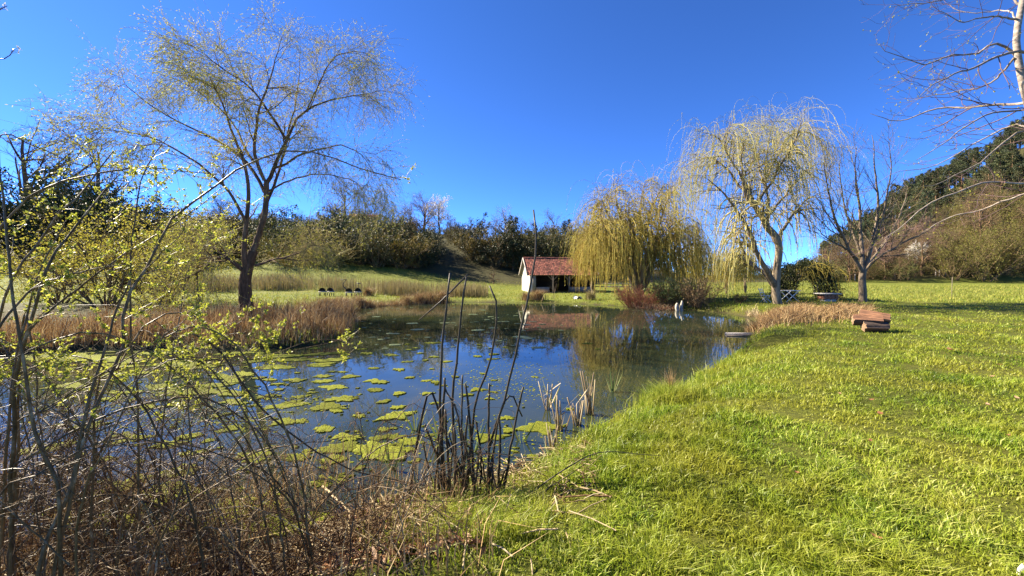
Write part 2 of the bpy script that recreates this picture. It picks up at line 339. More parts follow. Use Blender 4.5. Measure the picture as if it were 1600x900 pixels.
_Z = np.array([
 [0, 0, 0, 0, 0, 0, 0, 0, 0, 0, 0, 0, 0, 0, 0, 0, 0, 0, 0],
 [-.2, -.2, -.2, -.2, -.2, -.2, -.2, -.1, 0, 0, 0, 0, 0, 0, 0, 0, 0, 0, 0],
 [-.2, -.2, -.2, -.2, -.2, -.2, -.25, -.25, -.2, -.1, 0, 0, 0, 0, 0, 0, 0, 0, 0],
 [0, 0, 0, -.1, -.15, -.2, -.25, -.3, -.3, -.25, -.1, -.05, 0, 0, 0, 0, 0, 0, 0],
 [.3, .3, .2, .1, 0, -.1, -.2, -.3, -.35, -.3, -.1, 0, 0, 0, 0, 0, 0, 0, 0],
 [1.8, 1.8, 1.7, 1.6, 1.5, 1.4, .7, -.1, -.3, -.3, -.1, .1, .1, .1, .1, .1, .1, .1, .1],
 [3.9, 3.8, 3.7, 3.6, 3.6, 3.5, 2.5, .8, 0, -.1, 0, .1, .1, .1, .1, .1, .1, .2, .3],
 [6.5, 6.5, 6.5, 6.2, 6, 6, 5, 4.3, 2, 1, .2, .2, .2, .2, .2, .2, .2, .2, .4],
 [11, 11, 11, 11, 11, 11, 10, 9, 5, 2.5, .5, .5, .8, 1.5, 3, 5, 8, 10, 12],
 [16, 16, 16, 15, 15, 15, 14, 12.6, 8.5, 5, 1, 1, 2, 6, 11, 14, 24, 32, 32],
 [18, 18, 18, 17, 17, 17, 15, 13, 10, 6, 1.2, 1, 4, 12, 23, 30, 50, 62, 62],
 [18, 18, 18, 17, 17, 17, 15, 13, 10, 6, 1.2, 2, 8, 20, 33, 44, 66, 80, 80],
 [14, 14, 14, 13, 13, 13, 12, 10, 8, 4, 1, 2, 6, 14, 24, 32, 46, 60, 60],
 [4, 4, 4, 4, 4, 4, 3, 2, 1, 1, 0, 0, 2, 4, 6, 8, 10, 12, 12],
 [0] * 19], float)
def smooth(t): t = np.clip(t, 0, 1); return t * t * (3 - 2 * t)
def H(x, y):
    x = np.asarray(x, float); y = np.asarray(y, float)
    yy = np.maximum(y, 1e-3); u = np.clip(x / np.maximum(yy, 6.0), -2.99, 2.99); yc = np.clip(yy, 0, 2999)
    i = np.clip(np.searchsorted(_Y, yc, side='right') - 1, 0, len(_Y) - 2); j = np.clip(np.searchsorted(_U, u, side='right') - 1, 0, len(_U) - 2)
    s = (yc - _Y[i]) / (_Y[i + 1] - _Y[i]); t = (u - _U[j]) / (_U[j + 1] - _U[j])
    z = (_Z[i, j] * (1 - s) + _Z[i + 1, j] * s) * (1 - t) + (_Z[i, j + 1] * (1 - s) + _Z[i + 1, j + 1] * s) * t
    und = .035 * np.sin(x * 1.3 + .6 * y) * np.sin(y * 1.1 - .4 * x) + .02 * np.sin(3.1 * x + 1.7) * np.sin(2.7 * y)
    z = z + und * np.clip(y / 4, .2, 1) + (.25 * np.sin(x * .21) * np.sin(y * .17) * smooth((y - 60) / 40))
    sd = shore_sd(x, y)
    wd = np.where(y < 11, 1.9, .9) if np.ndim(y) else (1.9 if y < 11 else .9)
    land = WZ + .03 + (z - WZ - .03) * smooth((sd + .1) / wd) ** .8
    return np.where(sd > 0, np.maximum(land, WZ + .02), WZ + np.maximum(-.9, sd * .45))
def hz(x, y): return float(H(np.array([x]), np.array([y]))[0])
def ground_at(px, Y):
    x = (px - 800) / FPX * Y; return np.array([x, Y, hz(x, Y)])

def build_ground():
    a = np.linspace(-1, 1, 261); xs = np.sinh(a * 5.2) / np.sinh(5.2) * 1500 + a * 12
    b = np.linspace(0, 1, 289); ys = -25 + 26 * np.minimum(b * 8, 1) + np.where(b > .125, (np.sinh((b - .125) / .875 * 5.6) / np.sinh(5.6)) * 2900 + (b - .125) / .875 * 30, 0)
    X, Yg = np.meshgrid(xs, ys); Z = H(X, Yg); sd = shore_sd(X, Yg)
    V = np.stack([X, Yg, Z], -1).reshape(-1, 3); ny, nx = X.shape
    i = (np.arange(ny - 1) * nx)[:, None] + np.arange(nx - 1)[None, :]; i = i.reshape(-1, 1)
    mb = MB().add(V, i + np.array([[0, 1, nx + 1, nx]]))
    me = mb.mesh('ground', MAT['ground'], smooth=True)
    zone = np.zeros((len(V), 4)); zone[:, 3] = 1
    u = (X / np.maximum(Yg, 1)).ravel(); yf = Yg.ravel(); sdf = sd.ravel()
    edge = np.interp(u, [-3, -.64, -.48, -.3, -.13, .08, .3, .7, .95, 3], [63, 63, 62, 61, 58, 56, 66, 84, 75, 74])
    zone[:, 1] = smooth((yf - edge) / 4)
    zone[:, 0] = smooth((28 - yf) / 8) * smooth((yf + 3) / 3)
    mudw = np.where((yf < 4.6) & (X.ravel() < .3), .95 * smooth((1.1 - sdf) / .8) + .0, .85 * smooth((.35 - sdf) / .3))
    left = (X.ravel() < -4) & (yf < 24) & (yf > 8)
    zone[:, 2] = np.maximum(mudw, np.where(left, .5, 0))
    at = me.attributes.new('zone', 'FLOAT_COLOR', 'POINT'); at.data.foreach_set('color', zone.astype(np.float32).ravel())
    tag(put('ground', me), 'grassy ground round the pond, rising into the wooded hills behind', None, None, 'structure')
    xs = np.linspace(-28, 15, 44); ys = np.linspace(1.2, 36, 36); X, Yg = np.meshgrid(xs, ys); nx = len(xs)
    i = ((np.arange(len(ys) - 1) * nx)[:, None] + np.arange(nx - 1)[None, :]).reshape(-1, 1)
    me = MB().add(np.stack([X, Yg, np.full_like(X, WZ)], -1).reshape(-1, 3), i + np.array([[0, 1, nx + 1, nx]])).mesh('pond_water', MAT['water'], True)
    tag(put('pond_water', me), 'dark still pond reflecting the sky and the trees', None, None, 'structure')
build_ground()
# ------------------------------------------------------------------ the open shed beyond the pond
def build_shed():
    W, D, EV, RG = 7.6, 5.2, 2.15, 3.95                  # width, depth, eave, ridge
    o0 = P(828, 457, 44.5); z0 = min(hz(o0[0], o0[1]), hz(o0[0] + W, o0[1] + 1)) - .02
    root = empty('open_shed', (o0[0], o0[1], z0), 'low open-fronted shed with red tiled roof and pale gable across the pond', 'shed', None, radians(8.5))
    pl = MAT['plaster']
    mb = MB(); g = [[0, 0, 0], [0, D, 0], [0, D, EV], [0, D / 2, RG - .12], [0, 0, EV]]; g2 = [[.28, y, z] for _, y, z in g]
    mb.add(g + g2, [[0, 1, 2, 4], [5, 9, 7, 6]]); mb.add(g + g2, [[4, 2, 3], [9, 8, 7]])
    mb.add(g + g2, [[0, 4, 9, 5], [1, 6, 7, 2], [4, 3, 8, 9], [3, 2, 7, 8]])
    put('gable_wall', mb.mesh('gable_wall', pl), root)['label'] = 'sunlit pale plaster gable wall'
    put('back_wall', box(MB(), .28, W, D - .25, D, 0, EV).mesh('back_wall', MAT['shaded_board']), root)
    mb = MB(); g = [[W - .28, .0, 0], [W - .28, D - .26, 0], [W - .28, D - .26, EV], [W - .28, D / 2, RG - .12], [W - .28, 0, EV]]; g2 = [[W, y, z] for _, y, z in g]
    mb.add(g + g2, [[0, 1, 2, 4], [5, 9, 7, 6], [0, 4, 9, 5], [1, 6, 7, 2], [4, 3, 8, 9], [3, 2, 7, 8]]); mb.add(g + g2, [[4, 2, 3], [9, 8, 7]])
    put('end_wall', mb.mesh('end_wall', MAT['shaded_board']), root)
    put('corner_pier', box(MB(), .283, .68, -.03, .36, 0, EV).mesh('corner_pier', MAT['mortar']), root)
    put('floor_slab', box(MB(), .283, W - .283, .003, D - .26, -.1, .06).mesh('floor_slab', MAT['shaded_board']), root)
    me = box(MB(), -.09, .09, .05, .23, .06, EV - .16).mesh('post', MAT['old_wood'])
    bm = MB(); bar(bm, (-.09, .14, EV - .75), (-.62, .14, EV - .18), .1); bar(bm, (.09, .14, EV - .75), (.62, .14, EV - .18), .1); bm = bm.mesh('brace', MAT['old_wood'])
    for x in (2.65, 4.55):
        p = put('post', me, root, (x, 0, 0)); put('brace', bm, p)
    put('eave_beam', box(MB(), .1, W - .1, .06, .24, EV - .157, EV + .02).mesh('eave_beam', MAT['old_wood']), root)
    lw = box(MB(), 0, 1.55, .08, .26, .06, .62).mesh('low_wall', MAT['mortar'])
    put('low_wall', lw, root, (.69, 0, 0)); l2 = put('low_wall', lw, root, (4.66, 0, 0)); l2.scale = (1.68, 1, 1)
    # roof: two boarded slopes with courses of tiles on them
    OV, OE = .32, .34; sl = math.hypot(D / 2, RG - EV); an = math.atan2(RG - EV, D / 2); L = sl + OE
    rr = np.random.default_rng(5)
    for side in (0, 1):
        def pt(x, s, h):                                  # s down the slope from the ridge, h out of it
            y = s * cos(an) - h * sin(an) * -1; z = RG - s * sin(an) + h * cos(an)
            yy = D / 2 - y if side == 0 else D / 2 + y
            return [x, yy, z]
        mb = MB(); V = [pt(x, s, h) for h in (-.06, 0) for s in (0, L) for x in (-OV, W + OV)]
        mb.add(V, [[0, 1, 3, 2], [4, 6, 7, 5], [0, 4, 5, 1], [2, 3, 7, 6], [0, 2, 6, 4], [1, 5, 7, 3]])
        slope = put('roof', mb.mesh('roof', MAT['old_wood']), root)
        mb = MB(); nr, nc = 13, 40; ch = L / nr; cw = (W + 2 * OV) / nc
        for r in range(nr):
            for c in range(nc):
                x0 = -OV + c * cw + .006; x1 = x0 + cw - .012; s0 = r * ch - .03; s1 = (r + 1) * ch + .03; j = rr.normal() * .008; q = rr.random(); xm = (x0 + x1) / 2
                hA, hB = .012 + j * .3, .05 + j; ar = .028
                V = [pt(x0, s0, hA), pt(xm, s0, hA + ar), pt(x1, s0, hA), pt(x0, s1, hB), pt(xm, s1, hB + ar), pt(x1, s1, hB), pt(x0, s1, .003), pt(x1, s1, .003)]
                mb.add(V, [[0, 1, 4, 3], [1, 2, 5, 4]], 0, q); mb.add(V, [[3, 4, 6], [4, 5, 7], [4, 7, 6]], 0, q * .6)
        tag(put('roof_tiles', mb.mesh('roof_tiles', MAT['tile']), slope), None, None, None, 'stuff')
    mb = MB()
    for c in range(22):
        x = -OV + (c + .5) * (W + 2 * OV) / 22; w = (W + 2 * OV) / 44 + .01; q = rr.random(); V = []
        for xx, e in ((x - w, 0), (x + w, .012)):
            for a in np.linspace(0, pi, 6): V.append([xx, D / 2 + .13 * cos(a), RG + .02 + (.11 + e) * sin(a)])
        mb.add(V, [[k, k + 1, k + 7, k + 6] for k in range(5)], 0, q)
    tag(put('ridge_tiles', mb.mesh('ridge_tiles', MAT['tile']), root), None, None, None, 'stuff')
    for x in (-OV - .045, W + OV + .003):
        mb = MB()
        for sg in (-1, 1):
            a = (x + .02, D / 2 + sg * .01, RG + .0); b = (x + .02, D / 2 + sg * L * cos(an), RG - L * sin(an) + .0); bar(mb, a, b, .04, .2)
        put('bargeboard', mb.mesh('bargeboard', MAT['grey_wood']), root)
    return root
build_shed()

# ------------------------------------------------------------------ trees near the water
def tree(name, loc, label, cat, trunk_me, crown_me, group=None, rz=0, sc=1.0):
    r = empty(name, loc, label, cat, group, rz, sc)
    put('trunk', trunk_me, r)
    if crown_me is not None: put('crown', crown_me, r)
    return r
def limb(ctrl, r0, r1, n=18, p=1.0, wob=0.0, rng=RNG):
    c = spline(ctrl, n)
    if wob:
        w = rng.normal(size=(n, 3)); w = (w + np.roll(w, 1, 0) + np.roll(w, -1, 0)) / 3; w[0] = 0; c = c + w * wob
    return c, r1 + (r0 - r1) * np.linspace(1, 0, n) ** p
def rel(base, pts, Y):                                    # (px, py, dY) -> points relative to the foot of the tree
    return [P(x, y, Y + d) - base for x, y, d in pts]

def left_tree():
    rng = np.random.default_rng(21); Y = 18.5
    b = P(386, 490, Y); b[2] = hz(b[0], b[1]) - .1
    Ls = []
    def L(pts, r0, r1, wob=.06): Ls.append(limb(rel(b, pts, Y), r0 * .64, r1 * .75, 18, 1.0, wob, rng))
    tr = limb(rel(b, [(386, 497, 0), (384, 470, 0), (383, 440, 0), (388, 415, 0), (396, 392, 0)], Y), .31, .20, 18)
    L([(390, 415, 0), (402, 375, .1), (412, 335, .1), (417, 300, .2), (414, 280, .2)], .22, .15)
    L([(384, 425, 0), (382, 390, -.3), (385, 350, -.4), (388, 300, -.5), (384, 268, -.6), (370, 225, -1.0), (352, 170, -1.5), (330, 120, -2)], .19, .03)
    L([(414, 290, .2), (430, 262, .3), (448, 215, .5), (470, 180, .8), (505, 160, 1), (545, 150, 1.3), (575, 145, 1.6), (592, 140, 1.7)], .15, .012)
    L([(408, 340, .1), (428, 290, .9), (440, 255, 1.6), (452, 200, 2.2), (462, 165, 2.6), (468, 115, 3), (472, 75, 3)], .13, .012)
    L([(413, 282, .2), (400, 235, -.3), (405, 180, -.6), (420, 135, -.8), (430, 95, -.6), (440, 58, -.4)], .13, .012)
    L([(446, 218, .5), (425, 180, 0), (395, 140, -.6), (350, 110, -1.2), (310, 80, -1.6), (288, 60, -1.8)], .10, .01)
    L([(413, 300, .2), (380, 250, 1.2), (330, 215, 2), (275, 190, 2.6), (225, 160, 3), (190, 130, 3.2), (170, 160, 3.3)], .13, .01)
    L([(385, 350, -.4), (350, 290, -1.4), (300, 250, -2.2), (240, 220, -2.8), (190, 205, -3.2), (150, 200, -3.4)], .11, .01)
    L([(395, 250, 0), (360, 190, 2), (320, 150, 3), (275, 125, 3.4), (235, 112, 3.5), (210, 120, 3.5)], .09, .01)
    L([(430, 262, .3), (475, 240, -.5), (520, 228, -1.2), (560, 240, -1.6), (585, 275, -1.8)], .09, .01)
    L([(415, 300, .2), (460, 280, 1.4), (510, 272, 2), (555, 285, 2.4), (580, 320, 2.6)], .08, .01)
    L([(480, 175, .9), (505, 120, .2), (530, 85, -.3), (560, 80, -.6), (585, 92, -.7)], .06, .01)
    L([(384, 425, 0), (360, 407, -.5), (338, 404, -.9), (318, 420, -1.2), (295, 434, -1.5), (262, 446, -1.8)], .15, .04, .03)
    L([(388, 432, 0), (352, 402, .5), (330, 385, .9), (300, 370, 1.2), (270, 372, 1.5)], .10, .02, .03)
    L([(398, 415, 0), (425, 406, .3), (447, 402, .4), (470, 394, .6), (490, 380, .7)], .10, .02, .02)
    mb = MB(); tubes(mb, tr[0], tr[1], 10)
    P0 = np.stack([l[0] for l in Ls]); R0 = np.stack([l[1] for l in Ls]); tubes(mb, P0, R0, 7)
    p1, r1 = spawn(rng, P0[1:], R0[1:], 11, (.22, 1), (25, 62), (.9, 2.4), 8, .12, (-.02, 0, -.06), .55, .010, .35, .35)
    tubes(mb, p1, r1, 5)
    trunk = mb.mesh('weeping_tree_trunk', MAT['bark_dark'], True)
    cb = MB()
    p2, r2 = spawn(rng, p1, r1, 12, (.15, 1), (25, 65), (.7, 1.9), 6, .15, (0, 0, -.09), .6, .0058, .5, .3, 1.3)
    tubes(cb, p2, r2, 3)
    p3, r3 = spawn(rng, p2, r2, 5, (.2, 1), (20, 60), (.45, 1.6), 3, .16, (0, 0, -.34), .7, .0048, .6, .2, 1.2)
    tubes(cb, p3, r3, 3)
    p, d = along(rng, p3, 7); k = rng.random(len(p)) < np.clip(.85 - p[:, 0] / 7, .45, 1)
    leaves(cb, rng, p[k], d[k] * .6 + rng.normal(size=(k.sum(), 3)) * .5, .06 + .06 * rng.random(k.sum()), .026, 1)
    crown = cb.mesh('weeping_tree_crown', [MAT['twig_grey'], MAT['young_leaf']])
    tree('weeping_tree', b, 'tall spreading tree with fine drooping twigs on the reedy left bank', 'tree', trunk, crown)
left_tree()

def strands(rng, cb, src_p, src_r, n, ln, tr=(.2, 1), sway=.05, leafn=10, lsize=(.05, .09), matt=(0, 1), floor=None, r=.006, base_z=0.0):
    """hanging willow twigs with narrow young leaves"""
    p, rr = spawn(rng, src_p, src_r, n, tr, (30, 80), ln, 7, sway, (0, 0, -.85), .5, r, .5, .1, .5)
    if floor is not None: p[:, :, 2] = np.maximum(p[:, :, 2], floor + .25 * rng.random((len(p), 1)))
    tubes(cb, p, rr, 3, matt[0])
    a, d = along(rng, p, leafn, (.1, 1))
    leaves(cb, rng, a, d + rng.normal(size=a.shape) * .45, lsize[0] + (lsize[1] - lsize[0]) * rng.random(len(a)), .024, matt[1])

MAT['willow_pale'] = leaf_mat('willow_pale', [(.28, .29, .06), (.42, .42, .11), (.46, .40, .09)], .4)
MAT['twig_pale'] = leaf_mat('twig_pale', [(.24, .21, .06), (.38, .34, .11), (.33, .24, .09)], .15)
def right_willow():
    rng = np.random.default_rng(5); Y = 23.5
    b = P(1216, 474, Y); b[2] = hz(b[0], b[1]) - .1; Ls = []
    def L(pts, r0, r1, wob=.07): Ls.append(limb(rel(b, pts, Y), r0, r1, 18, 1.0, wob, rng))
    tr = limb(rel(b, [(1216, 480, 0), (1212, 455, 0), (1214, 420, 0), (1217, 395, 0), (1216, 376, 0)], Y), .25, .19, 16)
    L([(1216, 380, 0), (1208, 365, 0), (1195, 345, -.2), (1182, 325, -.3), (1170, 308, -.4), (1162, 285, -.5)], .22, .10)
    L([(1213, 452, 0), (1200, 425, -.5), (1183, 398, -.9), (1175, 370, -1.2), (1165, 345, -1.5), (1150, 325, -1.8), (1130, 300, -2.4), (1105, 280, -3)], .17, .02)
    L([(1210, 450, .1), (1190, 425, .6), (1172, 410, 1), (1155, 385, 1.4), (1145, 355, 1.8)], .13, .04)
    L([(1217, 378, 0), (1228, 355, .5), (1245, 330, .9), (1258, 314, 1.2), (1275, 304, 1.6)], .12, .015)
    L([(1200, 350, -.2), (1198, 310, .5), (1196, 265, .8), (1200, 228, 1), (1208, 192, 1.1)], .09, .012, .05)
    L([(1170, 308, -.4), (1160, 265, -.4), (1160, 232, -.3), (1165, 208, -.2)], .09, .012, .05)
    L([(1165, 300, -.4), (1140, 270, .4), (1115, 248, .8), (1090, 248, 1.2), (1068, 262, 1.5)], .08, .012)
    L([(1180, 322, -.3), (1215, 270, -1), (1240, 225, -1.4), (1250, 200, -1.6), (1258, 182, -1.7)], .09, .012)
    L([(1196, 280, .8), (1225, 225, 1.6), (1250, 208, 2.2), (1275, 215, 2.6), (1290, 235, 2.8)], .07, .012)
    L([(1162, 285, -.5), (1135, 235, -1.4), (1120, 215, -1.9), (1100, 208, -2.2)], .07, .012)
    L([(1200, 340, -.2), (1240, 290, 2.2), (1270, 260, 3), (1290, 255, 3.4)], .08, .012)
    L([(1198, 300, .6), (1180, 240, 1.8), (1185, 212, 2.4), (1195, 195, 2.6)], .07, .012)
    mb = MB(); tubes(mb, *tr, 10); P0 = np.stack([l[0] for l in Ls]); R0 = np.stack([l[1] for l in Ls]); tubes(mb, P0, R0, 7)
    p1, r1 = spawn(rng, P0, R0, 9, (.3, 1), (25, 65), (.9, 2.2), 8, .1, (0, 0, .0), .55, .010, .4, .3, 1, .1)
    tubes(mb, p1, r1, 4); trunk = mb.mesh('right_willow_trunk', MAT['bark_willow'], True)
    cb = MB()
    p2, r2 = spawn(rng, p1, r1, 5, (.2, 1), (25, 65), (.6, 1.6), 6, .13, (0, 0, -.05), .6, .006, .4, .3)
    tubes(cb, p2, r2, 3, 0)
    hi = np.concatenate([p1, ]); 
    strands(rng, cb, P0[4:], R0[4:], 52, (1.2, 4.6), (.4, 1), .06, 14, (.07, .12), (0, 1), .5, .006)
    strands(rng, cb, P0[1:4], R0[1:4], 34, (1.2, 4.2), (.5, 1), .06, 14, (.07, .12), (0, 1), .4, .006)
    strands(rng, cb, p1, r1, 7, (1.0, 4.4), (.3, 1), .07, 12, (.07, .12), (0, 1), .4, .0055)
    k = p2[:, -1, 2] > 2.5
    strands(rng, cb, p2[k], r2[k], 3, (.6, 2.4), (.4, 1), .08, 8, (.04, .08), (0, 1), .4, .0045)
    crown = cb.mesh('right_willow_crown', [MAT['twig_pale'], MAT['willow_pale']])
    tree('weeping_willow', b, 'tall weeping willow with forked trunk and thin yellow strands right of the pond', 'tree', trunk, crown)
right_willow()

def mound_willow():
    rng = np.random.default_rng(8); Y = 30.0
    b = P(1000, 462, Y); b[2] = hz(b[0], b[1]) - .1; Ls = []
    def L(pts, r0, r1, wob=.1): Ls.append(limb(rel(b, pts, Y), r0, r1, 18, 1.0, wob, rng))
    base = (1000, 468, 0)
    for tip in [((985, 400, 0), (955, 345, -1), (942, 312, -1.5), (935, 322, -2)), ((1000, 390, 0), (1000, 330, 0), (1005, 295, .3), (1012, 284, .4)),
                ((990, 400, .5), (970, 340, 1), (962, 300, 1.2), (975, 286, 1.4)), ((1015, 400, 0), (1035, 340, -.5), (1050, 305, -1), (1062, 300, -1.4)),
                ((1020, 410, .5), (1050, 360, 1), (1075, 340, 1.2), (1092, 352, 1.4)), ((975, 415, 0), (940, 375, -.6), (932, 362, -1.2), (922, 378, -1.5)),
                ((1000, 395, 1), (1022, 320, 2), (1035, 290, 2.5), (1046, 290, 3)), ((1020, 420, 0), (1062, 392, .2), (1085, 380, .3), (1098, 392, .3)), ((1015, 405, 1), (1060, 365, 2.2), (1082, 352, 2.8), (1092, 362, 3)), ((1000, 400, -1), (985, 350, -2), (980, 320, -2.6), (990, 312, -3)),
                ((1010, 400, -1), (1040, 360, -2), (1058, 345, -2.6), (1066, 355, -3)), ((985, 405, -1), (950, 365, -2.4), (945, 350, -3), (938, 360, -3.3)),
                ((990, 405, 1), (940, 340, 2.4), (940, 325, 3), (934, 340, 3.3))]:
        L([base] + list(tip), .17, .015)
    mb = MB(); P0 = np.stack([l[0] for l in Ls]); R0 = np.stack([l[1] for l in Ls]); tubes(mb, P0, R0, 6)
    p1, r1 = spawn(rng, P0, R0, 14, (.3, 1), (20, 65), (.9, 2.6), 7, .12, (0, 0, .04), .5, .012, .4, .3, 1, .3)
    tubes(mb, p1, r1, 4); trunk = mb.mesh('mound_willow_trunk', MAT['bark_willow'], True)
    cb = MB()
    p2, r2 = spawn(rng, p1, r1, 7, (.15, 1), (25, 70), (.6, 1.5), 6, .15, (0, 0, -.05), .6, .008, .4, .3); tubes(cb, p2, r2, 3, 2)
    strands(rng, cb, p1, r1, 12, (.6, 4.8), (.3, 1), .09, 13, (.09, .15), (0, 1), .45, .009)
    strands(rng, cb, P0, R0, 50, (.6, 4.8), (.45, 1), .09, 13, (.09, .15), (0, 1), .45, .009)
    crown = cb.mesh('mound_willow_crown', [MAT['twig_gold'], MAT['willow_leaf'], MAT['twig_brown']])
    tree('weeping_willow', b, 'broad mound-shaped golden willow hanging over the far bank beside the shed', 'tree', trunk, crown)
    # a slimmer golden willow hanging in front of the shed's right end
    rng = np.random.default_rng(9); Y = 33.0; b = P(927, 470, Y); b[2] = hz(b[0], b[1]) - .1; Ls = []
    for tip in [((926, 430, 0), (926, 385, 0), (925, 352, 0)), ((928, 420, 0), (934, 380, -.6), (940, 360, -1), (946, 362, -1.2)), ((926, 425, 0), (920, 395, .4), (917, 378, .6), (916, 384, .8)),
                ((927, 420, .2), (930, 385, 1), (930, 362, 1.4)), ((926, 424, -.2), (922, 390, -1), (920, 368, -1.4))]:
        L([(927, 474, 0)] + list(tip), .16, .02, .05)
    mb = MB(); P0 = np.stack([l[0] for l in Ls]); R0 = np.stack([l[1] for l in Ls]); tubes(mb, P0, R0, 6)
    p1, r1 = spawn(rng, P0, R0, 9, (.5, 1), (25, 70), (.5, 1.3), 6, .12, (0, 0, .04), .5, .012); tubes(mb, p1, r1, 4)
    cb = MB(); strands(rng, cb, p1, r1, 20, (.9, 3.0), (.2, 1), .05, 13, (.09, .15), (0, 1), .5, .009); strands(rng, cb, P0, R0, 40, (.9, 3), (.6, 1), .05, 11, (.06, .11), (0, 1), .6, .008)
    tree('weeping_willow', b, 'small golden weeping willow hanging in front of the shed roof end', 'tree', mb.mesh('small_willow_trunk', MAT['bark_willow'], True), cb.mesh('small_willow_crown', [MAT['twig_gold'], leaf_mat('amber_leaf', [(.30, .21, .025), (.42, .29, .035), (.40, .23, .03)], .4)]))
    # low willow curtains between the mound and the tall willow
    for (px, Y, top, wpx, lab) in [(1092, 34, 385, 20, 'narrow bright yellow willow curtain just right of the golden mound willow'), (1135, 36, 398, 22, 'low pale yellow willow standing between the two big willows'), (1165, 37, 402, 16, 'low thin willow behind the leaning stems of the tall willow')]:
        rng = np.random.default_rng(px); b = ground_at(px, Y); Ls = []
        for k in range(7):
            dx = rng.uniform(-wpx, wpx); L([(px, 470, 0), (px + dx * .3, (470 + top) / 2, rng.uniform(-.4, .4)), (px + dx, top + abs(dx) * .8, rng.uniform(-.8, .8))], .06, .012, .05)
        P0 = np.stack([l[0] for l in Ls]); P0 = P0 - P0[:, :1]; R0 = np.stack([l[1] for l in Ls]); mb = MB(); tubes(mb, P0, R0, 5)
        p1, r1 = spawn(rng, P0, R0, 6, (.5, 1), (25, 70), (.4, 1.1), 6, .12, (0, 0, .04), .5, .01); tubes(mb, p1, r1, 4)
        cb = MB(); strands(rng, cb, p1, r1, 17, (.8, 3.0), (.2, 1), .05, 12, (.09, .14), (0, 1), .15, .008)
        tree('weeping_willow', b, lab, 'tree', mb.mesh('low_willow_trunk', MAT['bark_willow'], True), cb.mesh('low_willow_crown', [MAT['twig_gold'], MAT['willow_leaf']]))
mound_willow()

def vase_tree():
    rng = np.random.default_rng(14); Y = 24.5
    b = P(1348, 471, Y); b[2] = hz(b[0], b[1]) - .08; Ls = []
    def L(pts, r0, r1, wob=.05): Ls.append(limb(rel(b, pts, Y), r0, r1, 18, 1.0, wob, rng))
    tr = limb(rel(b, [(1348, 476, 0), (1348, 455, 0), (1347, 435, 0), (1349, 422, 0)], Y), .22, .165, 12)
    L([(1348, 428, 0), (1340, 408, -.2), (1325, 385, -.5), (1308, 350, -.9), (1296, 310, -1.2), (1288, 270, -1.4), (1290, 240, -1.5)], .12, .012)
    L([(1349, 425, 0), (1347, 395, .2), (1344, 350, .4), (1340, 300, .5), (1336, 255, .5), (1340, 228, .5)], .13, .012)
    L([(1350, 425, 0), (1358, 400, .1), (1366, 365, .2), (1372, 325, .3), (1370, 280, .3), (1366, 235, .3), (1360, 212, .3)], .13, .012)
    L([(1351, 422, 0), (1370, 403, -.6), (1395, 388, -1.2), (1420, 375, -1.7), (1450, 360, -2.2), (1480, 350, -2.7)], .09, .012)
    L([(1350, 420, 0), (1374, 390, .8), (1395, 360, 1.4), (1410, 325, 1.9), (1418, 290, 2.2)], .09, .012)
    L([(1345, 400, .1), (1330, 360, 1), (1318, 315, 1.6), (1312, 265, 1.9), (1315, 240, 2)], .08, .012)
    L([(1355, 405, .1), (1375, 350, -1), (1388, 300, -1.6), (1392, 255, -1.9), (1388, 225, -2)], .08, .012)
    L([(1340, 405, -.2), (1315, 385, -1.2), (1290, 370, -1.9), (1270, 352, -2.3)], .07, .012)
    mb = MB(); tubes(mb, *tr, 10); P0 = np.stack([l[0] for l in Ls]); R0 = np.stack([l[1] for l in Ls]); tubes(mb, P0, R0, 6)
    p1, r1 = spawn(rng, P0, R0, 13, (.2, 1), (18, 48), (1.2, 3.0), 8, .07, (0, 0, .14), .5, .010, .4, .45, 1, .4); tubes(mb, p1, r1, 4)
    cb = MB(); p2, r2 = spawn(rng, p1, r1, 6, (.15, 1), (18, 50), (.6, 1.6), 6, .09, (0, 0, .1), .6, .007, .4, .3); tubes(cb, p2, r2, 3)
    a, d = along(rng, p2, 2, (.4, 1)); k = rng.random(len(a)) < .6
    leaves(cb, rng, a[k], d[k] + rng.normal(size=(k.sum(), 3)) * .6, .05 + .05 * rng.random(k.sum()), .03, 1)
    tree('fruit_tree', b, 'bare vase-shaped tree with sunlit grey trunk on the lawn beside the logs', 'tree', mb.mesh('vase_tree_trunk', MAT['bark_grey'], True), cb.mesh('vase_tree_crown', [MAT['twig_brown'], MAT['young_leaf']]))
vase_tree()

